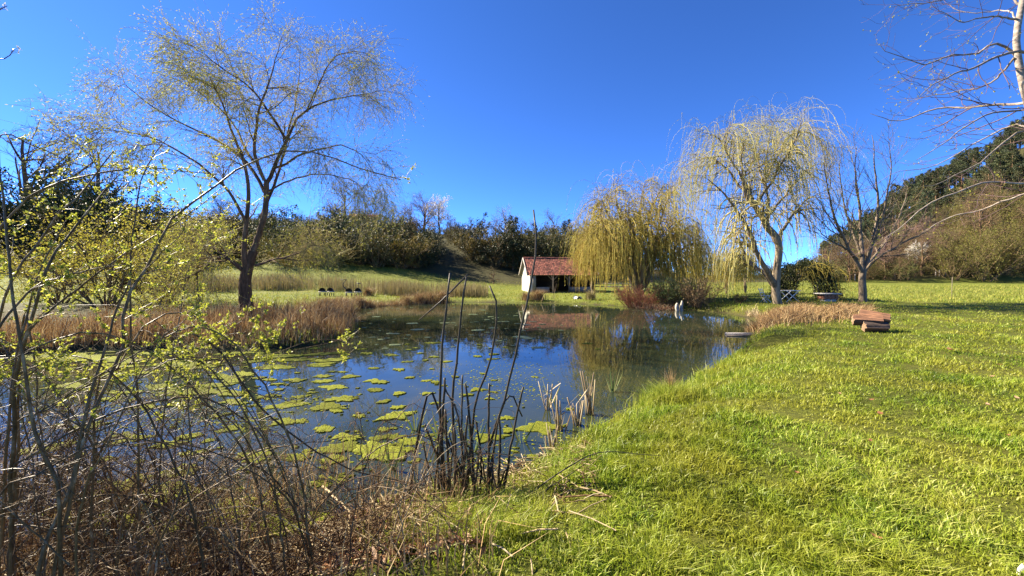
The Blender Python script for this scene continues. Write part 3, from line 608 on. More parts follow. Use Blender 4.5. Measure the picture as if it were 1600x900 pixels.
def near_right_tree():
    rng = np.random.default_rng(33); Y = 6.4
    b = ground_at(1700, Y); b[2] -= .05; Ls = []
    def L(pts, r0, r1, wob=.025): Ls.append(limb(rel(b, pts, Y), r0, r1, 18, 1.0, wob, rng))
    tr = limb(rel(b, [(1700, 595, 0), (1690, 480, 0), (1662, 360, 0), (1635, 250, 0), (1606, 160, 0), (1594, 110, 0), (1588, 60, 0), (1596, 10, 0), (1606, -60, 0), (1600, -140, 0)], Y), .085, .026, 30)
    L([(1600, 82, 0), (1560, 88, -.2), (1520, 103, -.4), (1490, 116, -.6), (1462, 132, -.8), (1440, 150, -.9)], .022, .005)
    L([(1594, 95, 0), (1568, 72, .1), (1552, 68, .1), (1530, 84, .2), (1490, 84, .2), (1450, 102, .3), (1415, 92, .3), (1385, 82, .3), (1376, 70, .3)], .02, .0035)
    L([(1588, 30, 0), (1560, 25, -.3), (1530, 30, -.5), (1500, 35, -.7), (1470, 18, -.8)], .016, .004)
    L([(1592, 40, 0), (1570, 16, .4), (1540, 20, .6), (1500, 14, .8), (1486, 6, .9)], .014, .004)
    L([(1604, 160, 0), (1570, 164, .3), (1530, 165, .5), (1490, 168, .8), (1450, 172, 1), (1410, 188, 1.2), (1380, 186, 1.3), (1356, 178, 1.4)], .024, .0035)
    L([(1640, 160, 0), (1590, 170, -.6), (1550, 176, -.8), (1505, 200, -1), (1470, 225, -1.1), (1430, 250, -1.2)], .02, .0035)
    L([(1690, 295, 0), (1640, 289, -.2), (1590, 287, -.3), (1540, 286, -.4), (1500, 297, -.5), (1465, 312, -.6), (1430, 335, -.6), (1405, 355, -.7), (1380, 372, -.7)], .022, .004)
    L([(1680, 300, 0), (1620, 300, .4), (1570, 312, .6), (1530, 330, .8), (1495, 335, .9), (1470, 345, 1), (1440, 365, 1.1)], .022, .004)
    L([(1660, 250, 0), (1600, 195, .7), (1560, 205, 1), (1500, 240, 1.3), (1450, 262, 1.5), (1400, 268, 1.6), (1375, 285, 1.7)], .02, .0035)
    L([(1660, 240, 0), (1610, 205, -.5), (1560, 230, -.8), (1510, 265, -1), (1470, 285, -1.1), (1440, 290, -1.2)], .018, .0035)
    L([(1598, 10, 0), (1560, -15, .3), (1510, -5, .5), (1460, 3, .6), (1420, 6, .7), (1398, 8, .7)], .016, .0035)
    L([(1585, 90, 0), (1560, 120, .3), (1530, 135, .5), (1490, 145, .8), (1450, 150, 1), (1420, 155, 1.2)], .016, .0035)
    mb = MB(); tubes(mb, *tr, 10); P0 = np.stack([l[0] for l in Ls]); R0 = np.stack([l[1] for l in Ls]); tubes(mb, P0, R0, 6)
    trunk = mb.mesh('near_tree_trunk', MAT['bark_pale'], True); cb = MB()
    p1, r1 = spawn(rng, P0, R0, 8, (.2, 1), (25, 60), (.5, 1.2), 8, .10, (-.05, 0, .05), .5, .0035, .5, .45); tubes(cb, p1, r1, 4)
    p2, r2 = spawn(rng, p1, r1, 4, (.2, 1), (25, 65), (.15, .5), 6, .14, (-.03, 0, .10), .6, .0022, .6, .3); tubes(cb, p2, r2, 3)
    tips = np.concatenate([p2[:, -1], p1[:, -1], p2[:, 3]]); td = np.concatenate([p2[:, -1] - p2[:, -2], p1[:, -1] - p1[:, -2], p2[:, 4] - p2[:, 3]])
    k = rng.random(len(tips)) < .55; tips = tips[k]; td = unit(td[k])
    for j in range(3): leaves(cb, rng, tips, td + rng.normal(size=tips.shape) * .5, .018 + .018 * rng.random(len(tips)), .012, 1)
    tree('budding_tree', b, 'budding tree with pale trunk reaching in at the upper right edge', 'tree', trunk, cb.mesh('near_tree_crown', [MAT['twig_purple'], MAT['young_leaf']]))
    # a second young tree just outside the left edge: only its blossom twigs reach in
    rng = np.random.default_rng(34); Y = 2.6; b = ground_at(-140, Y); Ls = []
    tr = limb(rel(b, [(-140, 900, 0), (-130, 500, 0), (-110, 200, 0), (-100, -100, 0)], Y), .03, .012, 20)
    L([(-115, 200, 0), (-60, 120, 0), (-20, 95, 0), (8, 90, 0), (22, 78, 0)], .009, .002, .005); L([(-108, 90, 0), (-50, 40, 0), (-10, 22, 0), (12, 10, 0)], .008, .002, .005)
    mb = MB(); tubes(mb, *tr, 8); P0 = np.stack([l[0] for l in Ls]); R0 = np.stack([l[1] for l in Ls]); tubes(mb, P0, R0, 5); cb = MB()
    p1, r1 = spawn(rng, P0, R0, 8, (.5, 1), (30, 70), (.04, .1), 4, .1, (0, 0, .1), .6, .0012); tubes(cb, p1, r1, 4)
    t = p1[:, -1]
    for j in range(5): leaves(cb, rng, t, rng.normal(size=t.shape), .010 + .006 * rng.random(len(t)), .008, 1)
    tree('blossoming_sapling', b, 'sapling whose small pale blossom twigs poke in at the upper left edge', 'tree', mb.mesh('sapling_trunk', MAT['cane_bark'], True), cb.mesh('sapling_crown', [MAT['cane_bark'], MAT['blossom']]))
near_right_tree()
# ------------------------------------------------------------------ kinds of hillside trees: built once, copied thing by thing
KINDS = {}
def kind_bush(key, leafm, h, w, nst, nleaf, lsz, seed, twig='twig_brown', clump=.5, upright=.35):
    rng = np.random.default_rng(seed); th = rng.random(nst) * 2 * pi; st = np.stack([np.cos(th), np.sin(th), 0 * th], 1) * .12 * w * rng.random((nst, 1))
    d = np.stack([np.cos(th) * (1 - upright), np.sin(th) * (1 - upright), np.full(nst, .9)], 1) + rng.normal(size=(nst, 3)) * .15
    L = h * (.65 + .35 * rng.random(nst)); p0 = grow(rng, st, d, L, 8, .10, (0, 0, -.02)); r0 = (.02 + .008 * h) * np.linspace(1, .25, 9)[None, :] * np.ones((nst, 1))
    mb = MB(); tubes(mb, p0, r0, 5)
    p1, r1 = spawn(rng, p0, r0, 9, (.12, 1), (25, 70), (.22 * h, .42 * h), 6, .16, (0, 0, .05), .5, .008, .4, .35); tubes(mb, p1, r1, 3)
    p2, r2 = spawn(rng, p1, r1, 4, (.2, 1), (25, 70), (.10 * h, .22 * h), 4, .2, (0, 0, .05), .6, .006, .5, .3)
    cb = MB(); tubes(cb, p2, r2, 3, 1)
    per = max(1, int(nleaf / (len(p2)))); a, d = along(rng, p2, per, (.1, 1.05)); a = a + rng.normal(size=a.shape) * .035 * h * clump
    leaves(cb, rng, a, d * .5 + rng.normal(size=a.shape) * .7, lsz * (.6 + .8 * rng.random(len(a))), lsz * .55, 0, np.clip(np.repeat(rng.random(len(p2)), per) * .6 + .4 * rng.random(len(a)), 0, 1))
    KINDS[key] = [('trunk', mb.mesh(key + '_stems', MAT[twig], True)), ('crown', cb.mesh(key + '_crown', [MAT[leafm], MAT[twig]]))]
def kind_bare(key, h, spread, seed, twig, leafm=None, nl=0, lsz=.1, upright=.5, droop=0.0):
    rng = np.random.default_rng(seed); tr, r = limb([(0, 0, -.2), (.03 * h, 0, .15 * h), (0, .02 * h, .35 * h), (.02 * h, .02 * h, .8 * h)], .03 * h, .006 * h, 12, 1, .01 * h, rng)
    mb = MB(); tubes(mb, tr, r, 7)
    p1, r1 = spawn(rng, tr[None], r[None], 14, (.22, 1), (30, 65), (.3 * h * spread, .55 * h * spread), 8, .11, (0, 0, .06 * upright), .6, .012, .3, .35); tubes(mb, p1, r1, 5)
    p2, r2 = spawn(rng, p1, r1, 8, (.25, 1), (25, 60), (.12 * h, .26 * h), 6, .15, (0, 0, .05 - droop), .6, .009, .4, .3); tubes(mb, p2, r2, 3)
    cb = MB(); p3, r3 = spawn(rng, p2, r2, 6, (.2, 1), (25, 60), (.06 * h, .15 * h), 4, .18, (0, 0, .04 - 2 * droop), .6, .0065, .5, .2); tubes(cb, p3, r3, 3, 1)
    if leafm:
        a, d = along(rng, p3, nl, (.2, 1)); leaves(cb, rng, a + rng.normal(size=a.shape) * .08, rng.normal(size=a.shape), lsz * (.6 + .8 * rng.random(len(a))), lsz * .6, 0)
    KINDS[key] = [('trunk', mb.mesh(key + '_trunk', MAT['bark_dark' if twig != 'twig_grey' else 'bark_grey'], True)), ('crown', cb.mesh(key + '_crown', [MAT[leafm or 'needles'], MAT[twig]]))]
def kind_pine(key, h, w, seed, leafm='needles', first=.3):
    rng = np.random.default_rng(seed); tr, r = limb([(0, 0, -.3), (.02 * h, 0, .3 * h), (0, .01 * h, .65 * h), (.0, .0, h)], .022 * h, .004 * h, 14, 1, .004 * h, rng)
    mb = MB(); tubes(mb, tr, r, 7); n = 46; t = first + (1 - first) * (np.arange(n) + rng.random(n)) / n; f = t * 13; i = np.minimum(f.astype(int), 12); s = (f - i)[:, None]
    pos = tr[i] * (1 - s) + tr[i + 1] * s; th = rng.random(n) * 2 * pi; el = .1 + .5 * t + rng.normal(size=n) * .12
    d = np.stack([np.cos(th), np.sin(th), el], 1); q = (t - first) / (1 - first); L = w * np.clip(.35 + 1.5 * q, 0, 1) * (1.08 - q) ** .6 * (.6 + .6 * rng.random(n)) + .3
    p1 = grow(rng, pos, d, L, 6, .08, (0, 0, .03)); r1 = np.linspace(1, .3, 7)[None, :] * (.010 + .010 * L)[:, None]; tubes(mb, p1, r1, 4)
    cb = MB(); p2, r2 = spawn(rng, p1, r1, 6, (.3, 1), (30, 75), (.25, .8), 3, .15, (0, 0, .15), .6, .01); tubes(cb, p2, r2, 3, 1)
    a, d = along(rng, np.concatenate([p2]), 11, (.2, 1.1)); sh = np.repeat(rng.random(len(p2)), 11)
    a = a + rng.normal(size=a.shape) * .13; leaves(cb, rng, a, d * .4 + rng.normal(size=a.shape) * .7 + [0, 0, .25], .28 + .25 * rng.random(len(a)), .13, 0, np.clip(sh * .6 + .4 * rng.random(len(a)), 0, 1))
    KINDS[key] = [('trunk', mb.mesh(key + '_trunk', MAT['bark_dark'], True)), ('crown', cb.mesh(key + '_crown', [MAT[leafm], MAT['twig_brown']]))]
kind_bush('olive_bush', 'hedge_olive', 6, 5, 11, 5200, .19, 1); kind_bush('olive_bush_b', 'hedge_olive', 6, 5, 13, 5200, .19, 2)
kind_bush('dark_bush', 'hedge_dark', 6, 5, 12, 6500, .20, 3); kind_bush('dark_bush_b', 'hedge_dark', 6, 5, 10, 6500, .2, 31); kind_bush('gold_bush', 'hedge_gold', 5, 4, 12, 5200, .16, 4)
kind_bush('spring_bush', 'spring_green', 6, 6, 13, 3600, .15, 5, 'twig_brown', .6); kind_bush('spring_bush_b', 'spring_green', 6, 6, 11, 3600, .15, 6, 'twig_brown', .6)
kind_bare('bare_tree', 9, .9, 7, 'twig_brown', 'hedge_olive', 1, .12); kind_bare('bare_tree_b', 9, 1.0, 8, 'twig_purple'); kind_bare('grey_tree', 8, 1.0, 9, 'twig_grey', 'hedge_olive', 1, .1)
kind_bare('oak', 12, 1.15, 10, 'twig_purple'); kind_bare('blossom_tree', 8, .9, 12, 'twig_grey', 'blossom', 5, .17)
kind_pine('pine', 12, 2.9, 15); kind_pine('pine_b', 12, 2.6, 16, 'needles_warm', .38); kind_pine('spruce', 10, 3.0, 17, 'needles', .08)
def plant(kind, name, x, y, s, label, cat='tree', group=None, rz=None, sink=.15, sz=None, stem='trunk'):
    r = empty(name, (x, y, hz(x, y) - sink), label, cat, group, RNG.random() * 6.28 if rz is None else rz, s if sz is None else (s, s, s * sz))
    for nm, me in KINDS[kind]: put(nm if nm != 'trunk' else stem, me, r)
    return r
def hill_trees():
    rng = np.random.default_rng(77)
    def at(px, Y): return (px - 800) / FPX * Y, Y
    # landmarks of the ridge and the slope
    def one(kind, name, px, Y, top, nominal, label, cat='tree', **kw):
        x, y = at(px, Y); s = ((HOR - top) / FPX * Y + CAM_H - hz(x, y)) / nominal; return plant(kind, name, x, y, max(s, .2), label, cat, **kw)
    one('blossom_tree', 'blossom_tree', 686, 106, 309, 7.6, 'round white blossoming tree standing alone on the ridge')
    one('bare_tree_b', 'bare_tree', 664, 108, 306, 8.6, 'dark bare tree on the ridge just left of the white blossom tree')
    one('grey_tree', 'bare_tree', 640, 104, 318, 7.8, 'grey leafless tree on the ridge, second left of the white blossom tree')
    one('grey_tree', 'bare_tree', 612, 103, 318, 7.8, 'greyish leafless tree above the round olive bush on the slope')
    one('bare_tree', 'bare_tree', 572, 100, 312, 8.6, 'brown leafless tree topping the slope behind the dark hedge')
    one('grey_tree', 'bare_tree', 790, 104, 324, 7.8, 'pinkish grey bare tree on the skyline just above the dark pine')
    one('spruce', 'pine_tree', 801, 74, 342, 10, 'dark dense pine left of the shed, darkest tree on the slope')
    one('gold_bush', 'golden_bush', 748, 76, 352, 5, 'golden brown round bush standing left of the dark pine', 'bush')
    one('olive_bush', 'olive_bush', 722, 88, 338, 6, 'olive bush crowning the slope between the blossom tree and the golden bush', 'bush')
    one('gold_bush', 'round_bush', 628, 63, 352, 5, 'round golden olive bush at the foot of the slope, sunlit on its left', 'bush')
    one('pine', 'pine_tree', 886, 92, 346, 12, 'dark pine rising above the shed roof', 'tree')
    one('bare_tree', 'small_tree', 771, 58, 416, 8.6, 'tiny brown leafless tree at the meadow edge left of the shed')
    one('oak', 'oak_tree', 42, 72, 176, 12, 'big leafless oak against the sky at the far left')
    one('bare_tree', 'bare_tree', 150, 70, 196, 9, 'pale hazy tree between the oak and the tall drooping tree')
    one('blossom_tree', 'blossom_tree', 1436, 84, 380, 7.6, 'low white blossoming tree at the foot of the pine hill')
    one('spruce', 'dark_conifer', 1474, 80, 388, 10, 'small dark ivy-clad conifer right of the low white blossom tree')
    # the dark hedge across the back of the meadow
    g = 'dark bushes along the back of the meadow'; lab = 'dark leafy bush in the unbroken hedge behind the meadow'
    for px in list(range(20, 470, 26)) + [480, 500, 522, 545, 562, 590, 655]:
        Y = 62 + rng.uniform(-2, 6); top = np.interp(px, [0, 130, 300, 450, 560, 660], [268, 300, 350, 345, 350, 372]) + rng.uniform(-10, 14)
        x, y = at(px, Y); s = ((HOR - top) / FPX * Y + CAM_H - hz(x, y)) / 4.9
        plant(['dark_bush', 'dark_bush_b', 'olive_bush_b'][rng.integers(3)] if px > 330 else ['dark_bush', 'dark_bush_b'][rng.integers(2)], 'dark_bush', x, y, max(s, .5), lab, 'bush', g, sz=1.0)
    one('dark_bush', 'dark_bush', 645, 65, 366, 4.9, 'dark bush at the foot of the slope right of the round golden olive bush', 'bush'); one('dark_bush_b', 'dark_bush', 667, 70, 370, 4.9, 'dark bush on the lower slope beside the shaded grassy gap', 'bush')
    one('olive_bush_b', 'olive_bush', 656, 80, 352, 5, 'olive bush halfway up the slope left of the shaded grassy gap', 'bush'); one('dark_bush_b', 'dark_bush', 676, 84, 362, 5, 'small dark bush at the left edge of the shaded grassy gap', 'bush')
    g = 'mixed bushes on the upper slope'; lab = 'olive green or brown bush on the wooded slope above the meadow'
    for k in range(190):
        px = rng.uniform(330, 985); Y = rng.uniform(72, 118)
        if 676 < px < 768 and Y < 92: continue
        if 655 < px < 700 and Y > 80: continue
        x, y = at(px, Y); top = np.interp(px, [330, 450, 560, 600, 700, 720, 800, 850, 900, 985], [330, 335, 322, 330, 350, 346, 348, 355, 352, 385]) + rng.uniform(2, 30)
        s = ((HOR - top) / FPX * Y + CAM_H - hz(x, y)) / 5; s = np.clip(s, .5, 1.6)
        plant(['olive_bush', 'olive_bush_b', 'dark_bush', 'spring_bush', 'olive_bush', 'bare_tree'][rng.integers(6)], 'hillside_bush', x, y, s, lab, 'bush', g)
    g = 'leafless trees on the ridge'; lab = 'leafless tree on the ridge behind the slope bushes'
    for px in (430, 465, 500, 530, 555, 590, 700, 715, 735, 760, 775, 815, 835, 860, 905):
        Y = rng.uniform(98, 118); x, y = at(px, Y); top = np.interp(px, [430, 560, 600, 700, 800, 905], [325, 318, 328, 336, 334, 352]) + rng.uniform(0, 12)
        s = np.clip(((HOR - top) / FPX * Y + CAM_H - hz(x, y)) / 8.6, .4, 1.2)
        plant(['bare_tree', 'bare_tree_b', 'grey_tree'][rng.integers(3)], 'bare_tree', x, y, s, lab, 'tree', g)
    # low far hedge closing the valley
    g = 'far bushes closing the valley'; lab = 'low far bush on the horizon seen between the willows'
    for px in range(930, 1330, 14):
        Y = rng.uniform(92, 104); x, y = at(px, Y); plant(['olive_bush', 'spring_bush', 'spring_bush_b', 'dark_bush'][rng.integers(4)], 'far_bush', x, y, rng.uniform(.45, .85), lab, 'bush', g)
    # the pine hill on the right
    g = 'pines covering the right hill'; lab = 'pine among the many covering the steep right hill'
    n = 0
    while n < 270:
        px = rng.uniform(1285, 1760); Y = rng.uniform(96, 185); x, y = at(px, Y)
        if Y < 104 and px > 1470: continue
        z = hz(x, y)
        if z < 1.5: continue
        plant(['pine', 'pine_b', 'pine_b'][rng.integers(3)], 'pine_tree', x, y, rng.uniform(.7, 1.05), lab, 'tree', g); n += 1
    g = 'scrubby bushes on the right bank'; lab = 'pale spring green scrub bush on the bank at the right edge'
    for k in range(80):
        px = rng.uniform(1485, 1780); Y = rng.uniform(76, 104); x, y = at(px, Y); plant(['spring_bush', 'spring_bush_b', 'spring_bush', 'bare_tree'][rng.integers(4)], 'scrub_bush', x, y, rng.uniform(.9, 1.45), lab, 'bush', g, sz=1.15)
    g = 'brown scrub at the foot of the right hill'; lab = 'brownish leafless shrub in the scrub below the right hill'
    for k in range(90):
        px = rng.uniform(1270, 1500); Y = rng.uniform(77, 100); x, y = at(px, Y); plant(['bare_tree', 'spring_bush', 'bare_tree_b', 'olive_bush', 'bare_tree'][rng.integers(5)], 'brown_shrub', x, y, rng.uniform(.5, 1.0), lab, 'bush', g)
    # roof and parked car glimpsed on the ridge
    x, y = at(568, 116); r = empty('ridge_house', (x, y, hz(x, y) - 1.8), 'red roofed house half hidden among bushes on the ridge', 'house', None, .3)
    put('wall', box(MB(), -3.5, 3.5, -3, 3, 0, 4.2).mesh('house_wall', MAT['plaster']), r)
    mb = MB(); V = [[sx * 3.9, sy * 3.5, 4.0] for sx in (-1, 1) for sy in (-1, 1)] + [[-3.9, 0, 6.6], [3.9, 0, 6.6]]
    mb.add(V, [[0, 2, 5, 4], [3, 1, 4, 5], [1, 3, 2, 0]]); mb.add(V, [[0, 4, 1], [2, 3, 5]]); put('roof', mb.mesh('house_roof', MAT['tile']), r)
    x, y = at(673, 100); r = empty('parked_car', (x, y, hz(x, y)), 'pale car parked on the ridge under the blossom tree', 'car', None, .1)
    prof = [(-2.1, .35), (-2.15, .75), (-1.9, .95), (-1.2, 1.0), (-.7, 1.42), (.8, 1.45), (1.5, 1.02), (2.1, .9), (2.15, .4)]
    mb = MB(); V = [[px_, yy, zz] for yy in (-.8, .8) for px_, zz in prof]; nn = len(prof)
    mb.add(V, [[k, k + 1, k + 1 + nn, k + nn] for k in range(nn - 1)]); mb.add(V, [list(range(nn))]); mb.add(V, [list(range(2 * nn - 1, nn - 1, -1))]); put('body', mb.mesh('car_body', MAT['car_paint']), r)
    wm = MB(); tubes(wm, [[0, -.1, 0], [0, .1, 0]], [.33, .33], 12, cap=True); wm = wm.mesh('car_wheel', MAT['black'])
    for wx in (-1.3, 1.3):
        for wy in (-.78, .78): put('wheel', wm, r, (wx, wy, .33))
    put('windscreen', box(MB(), -.55, .75, -.83, .83, 1.05, 1.34).mesh('car_glass', MAT['black']), r)
    # hazel-like yellow green shrubs behind the left bank, and the sallow with pale stems behind the meadow
    kind_bush('hazel_bush', 'hazel', 6, 6, 17, 7000, .11, 41, 'twig_brown', .7, .4); kind_bush('pale_sallow', 'hedge_olive', 6, 7, 26, 2600, .13, 42, 'twig_gold', .6, .05)
    for px, Y, top, lab in ((255, 25, 305, 'tall yellow green leafing shrub behind the brambles, left of the drooping tree'), (170, 23, 330, 'yellow green leafing shrub behind the brambles nearer the left edge'), (95, 24, 380, 'lowest yellow green shrub behind the brambles on the left')):
        one('hazel_bush', 'leafing_shrub', px, Y, top, 6, lab, 'shrub')
    one('pale_sallow', 'sallow_bush', 505, 57, 338, 6, 'arching bush with pale fanning stems at the back of the meadow', 'bush'); one('pale_sallow', 'sallow_bush', 455, 56, 345, 6, 'bush with pale stems just behind the drooping tree', 'bush')
hill_trees()

# ------------------------------------------------------------------ plants and things along the banks
def blades(name, pts, hgt, wid, mat, rng, lean=.35, bend=.5, wind=(0, 0), parent=None, kind='stuff', label=None, seg=2, loc=None, rnd=None):
    N = len(pts); rq = rnd; th = rng.random(N) * 2 * pi; side = np.stack([np.cos(th), np.sin(th), 0 * th], 1); ph = rng.random(N) * 2 * pi
    la = lean * rng.random(N); ld = np.stack([np.cos(ph) * la + wind[0], np.sin(ph) * la + wind[1], 0 * la], 1)
    hgt = np.broadcast_to(hgt, (N,)); wid = np.broadcast_to(wid, (N,)); h = hgt[:, None]; w = (wid / 2)[:, None]; up = np.array([0, 0, 1.0])
    m = pts + (up * .55 + ld * .35) * h; t = pts + (up * (1 - bend * .3 * (la[:, None])) + ld * (1 + bend)) * h
    V = np.stack([pts - side * w, pts + side * w, m + side * w * .75, m - side * w * .75, t], 1).reshape(-1, 3); i = np.arange(N)[:, None] * 5; r = rng.random(N) if rq is None else rq
    mb = MB(); mb.add(V, i + np.array([[0, 1, 2, 3]]), 0, r); mb.f.append((i + np.array([[3, 2, 4]]), 0, r))
    o = put(name, mb.mesh(name, mat), parent, loc)
    if kind: o['kind'] = kind
    if label: o['label'] = label
    return o
def on_ground(x, y): return np.stack([x, y, H(x, y) - .01], 1)
def grasses():
    rng = np.random.default_rng(100)
    # lawn on the right: blades thin out with distance where they can no longer be told apart
    N = 350000; Y = 1.25 * (32 / 1.25) ** (rng.random(N) ** 1.25); u = rng.uniform(-.62, 1.55, N); x = u * (Y + .8); sd = shore_sd(x, Y)
    pn = np.sin(x * 1.7 + 2 * np.sin(Y * .9)) * np.sin(Y * 1.9 + np.sin(x * 1.3)) + .5 * np.sin(5 * x + 1) * np.sin(4.3 * Y)
    k = (sd > .0) & ~((Y < 4.2) & (x < -.12 - .1 * Y + .2 * rng.normal(size=N)) ) & (Y < 26 + rng.random(N) * 6); x, Y, sd, pn = x[k], Y[k], sd[k], pn[k]
    bank = np.exp(-(sd / .7) ** 2); h = (.030 + .038 * rng.random(len(x)) + .018 * np.clip(pn, -1, 1)) * (1 + 1.8 * bank * (.4 + .8 * rng.random(len(x)))); h = h * np.clip(1.25 - Y * .012, .75, 1.2)
    tf = np.sin(7.3 * x + 2.2 * np.sin(3.1 * Y)) * np.sin(6.7 * Y + 2.0 * np.sin(2.9 * x + 1)) + .6 * np.sin(13 * x + 3 * np.sin(5 * Y)) * np.sin(11 * Y + 2)
    lo = np.sin(.9 * x + 1.2 * np.sin(.7 * Y)) * np.sin(.8 * Y + .5 * x) + .6 * np.sin(2.1 * x - 1.3 * Y + np.sin(1.7 * Y))
    h = h * (1 + .5 * np.clip(tf, -.9, 1.1)); rq = np.clip(.40 + .22 * lo + .10 * tf + .26 * rng.normal(size=len(x)), 0, 1); thin = rng.random(len(x)) < 1.0 - .38 * np.clip(-tf, 0, 1)
    x, Y, h, rq = x[thin], Y[thin], h[thin], rq[thin]
    w = .0062 + .0011 * Y * (.6 + .6 * rng.random(len(x)))
    blades('lawn_grass', on_ground(x, Y), h, w, MAT['grass'], rng, 1.0, .6, (.04, -.05), label='bright green lawn grass on the right bank', rnd=rq)
    # far shore and meadow
    N = 46000; Y = rng.uniform(24, 62, N); u = rng.uniform(-1.4, 1.4, N); x = u * Y; sd = shore_sd(x, Y); k = sd > .05; x, Y = x[k], Y[k]
    blades('meadow_grass', on_ground(x, Y), .10 + .12 * rng.random(len(x)), .04, MAT['meadow'], rng, .7, .5, (.1, -.1), label='yellowish meadow grass beyond the pond')
    # tan reed bed along the foot of the meadow
    N = 15000; u = rng.uniform(-.98, -.06, N); Y = rng.uniform(36, 41.5, N) + 1.5 * np.sin(u * 9); x = u * Y; d = np.sin(u * 40) * .4 + .7; k = (rng.random(N) < d) & ~((u > -.50) & (u < -.36) & (rng.random(N) < .55)); x, Y = x[k], Y[k]
    blades('reed_bed', on_ground(x, Y), .75 + .7 * rng.random(len(x)), .035, MAT['reed_tan'], rng, .18, .2, label='tan dry reed bed along the foot of the meadow')
    # russet sedge on the left bank and at the right corner
    N = 60000; x = rng.uniform(-17, -4.5, N); Y = rng.uniform(10.4, 21, N); sd = shore_sd(x, Y); k = (sd > .02) & (sd < 6) & (rng.random(N) < np.exp(-sd / 3.2)); x, Y, sd = x[k], Y[k], sd[k]
    cl = .62 + .38 * np.sin(x * 1.9 + np.sin(Y * 1.7)) * np.sin(Y * 2.3 + x); k = rng.random(len(x)) < .35 + cl * .7; x, Y, cl = x[k], Y[k], cl[k]
    blades('russet_sedge', on_ground(x, Y), (.2 + 1.0 * rng.random(len(x)) ** 1.5) * cl, .014 + .012 * rng.random(len(x)), MAT['sedge'], rng, .5, .5, (.05, -.05), label='russet dry sedge covering the left bank round the drooping tree')
    N = 26000; px = rng.uniform(1165, 1362, N); q = rng.random(N); cx = np.interp(px, [1165, 1200, 1362], [15.4, 15.7, 17.0]); Y = cx + rng.normal(size=N) * 1.0; x = (px - 800) / FPX * Y; k = shore_sd(x, Y) > .02; x, Y = x[k], Y[k]
    blades('dry_sedge', on_ground(x, Y), .10 + .55 * rng.random(len(x)) ** 1.6 * (.7 + .3 * np.sin(x * 3.1) * np.sin(2.2 * Y)), .014 + .01 * rng.random(len(x)), MAT['sedge'], rng, .9, .5, (.08, 0), label='orange brown sedge strip between the lawn and the tall willow')
    # a dry grassy fringe on the far right shore
    N = 9000; px = rng.uniform(990, 1185, N); Y = np.interp(px, [990, 1100, 1185], [26.4, 22.4, 18.5]) + np.abs(rng.normal(size=N)) * .6; x = (px - 800) / FPX * Y; k = shore_sd(x, Y) > .02; x, Y = x[k], Y[k]
    blades('straw_fringe', on_ground(x, Y), .12 + .25 * rng.random(len(x)), .025, MAT['straw'], rng, .9, .5, label='straw coloured dry fringe on the far right shore')
grasses()

def tussock(px, Y, w, h, n, label, mat='sedge', name='sedge_tussock', group=None, wid=.02, lean=.7, seed=0, cat='grass tussock'):
    rng = np.random.default_rng(int(px * 7 + seed)); b = ground_at(px, Y); r_ = np.abs(rng.normal(size=n)) * w * .4; th = rng.random(n) * 6.283
    p = np.stack([r_ * np.cos(th), r_ * np.sin(th), np.zeros(n)], 1); p[:, 2] = H(p[:, 0] + b[0], p[:, 1] + b[1]) - b[2] - .02
    out = p.copy(); out[:, 2] = 0
    o = blades(name, p, h * (.5 + .6 * rng.random(n)), wid, MAT[mat], rng, lean, .7, kind=None, loc=b)
    return tag(o, label, cat, group)
for px, Y, w, h, lab in ((562, 26.5, .9, .8, 'dark brown sedge tussock on the far bank below the dark garden chairs'), (578, 27, .9, .7, None), (600, 28, 1.0, .75, None), (618, 28.5, .8, .8, None), (636, 29.5, 1, .85, None), (655, 30.2, 1, .9, None),
                         (672, 30.6, 1.1, 1.0, None), (690, 31.2, 1.0, 1.1, 'tallest russet tussock at the right end of the far bank row'), (575, 34.5, .6, .9, 'dark brown rush clump standing right of the dark garden chairs'), (542, 24.5, 1.0, .7, None), (528, 23.5, 1.0, .7, None), (510, 23, 1, .7, None)):
    tussock(px, Y, w, h, 520, lab or 'russet sedge tussock in the row along the far bank', group=None if lab else 'sedge tussocks along the far bank')
tussock(840, 31.8, .8, 1.0, 700, 'reddish brown bushy tussock on the shore before the shed corner'); tussock(822, 31.8, .6, .8, 400, 'dull green brown tussock on the shore left of the shed')
tussock(922, 31.2, .5, .9, 300, 'small dull tussock by the trunk of the small golden willow', 'reed_tan'); tussock(1040, 6.35, .62, .36, 2600, 'lush green grass tussock bulging from the lawn edge into the water', 'grass', 'green_tussock', None, .008, .8)
tussock(1047, 6.5, .10, .55, 110, 'thin reddish dry weed standing at the lawn edge above the green tussock', 'sedge', 'dry_weed', None, .007, .35, 0, 'weed')
tussock(1180, 15.2, .5, .5, 500, 'orange dry tussock at the corner where the shore meets the sedge strip')

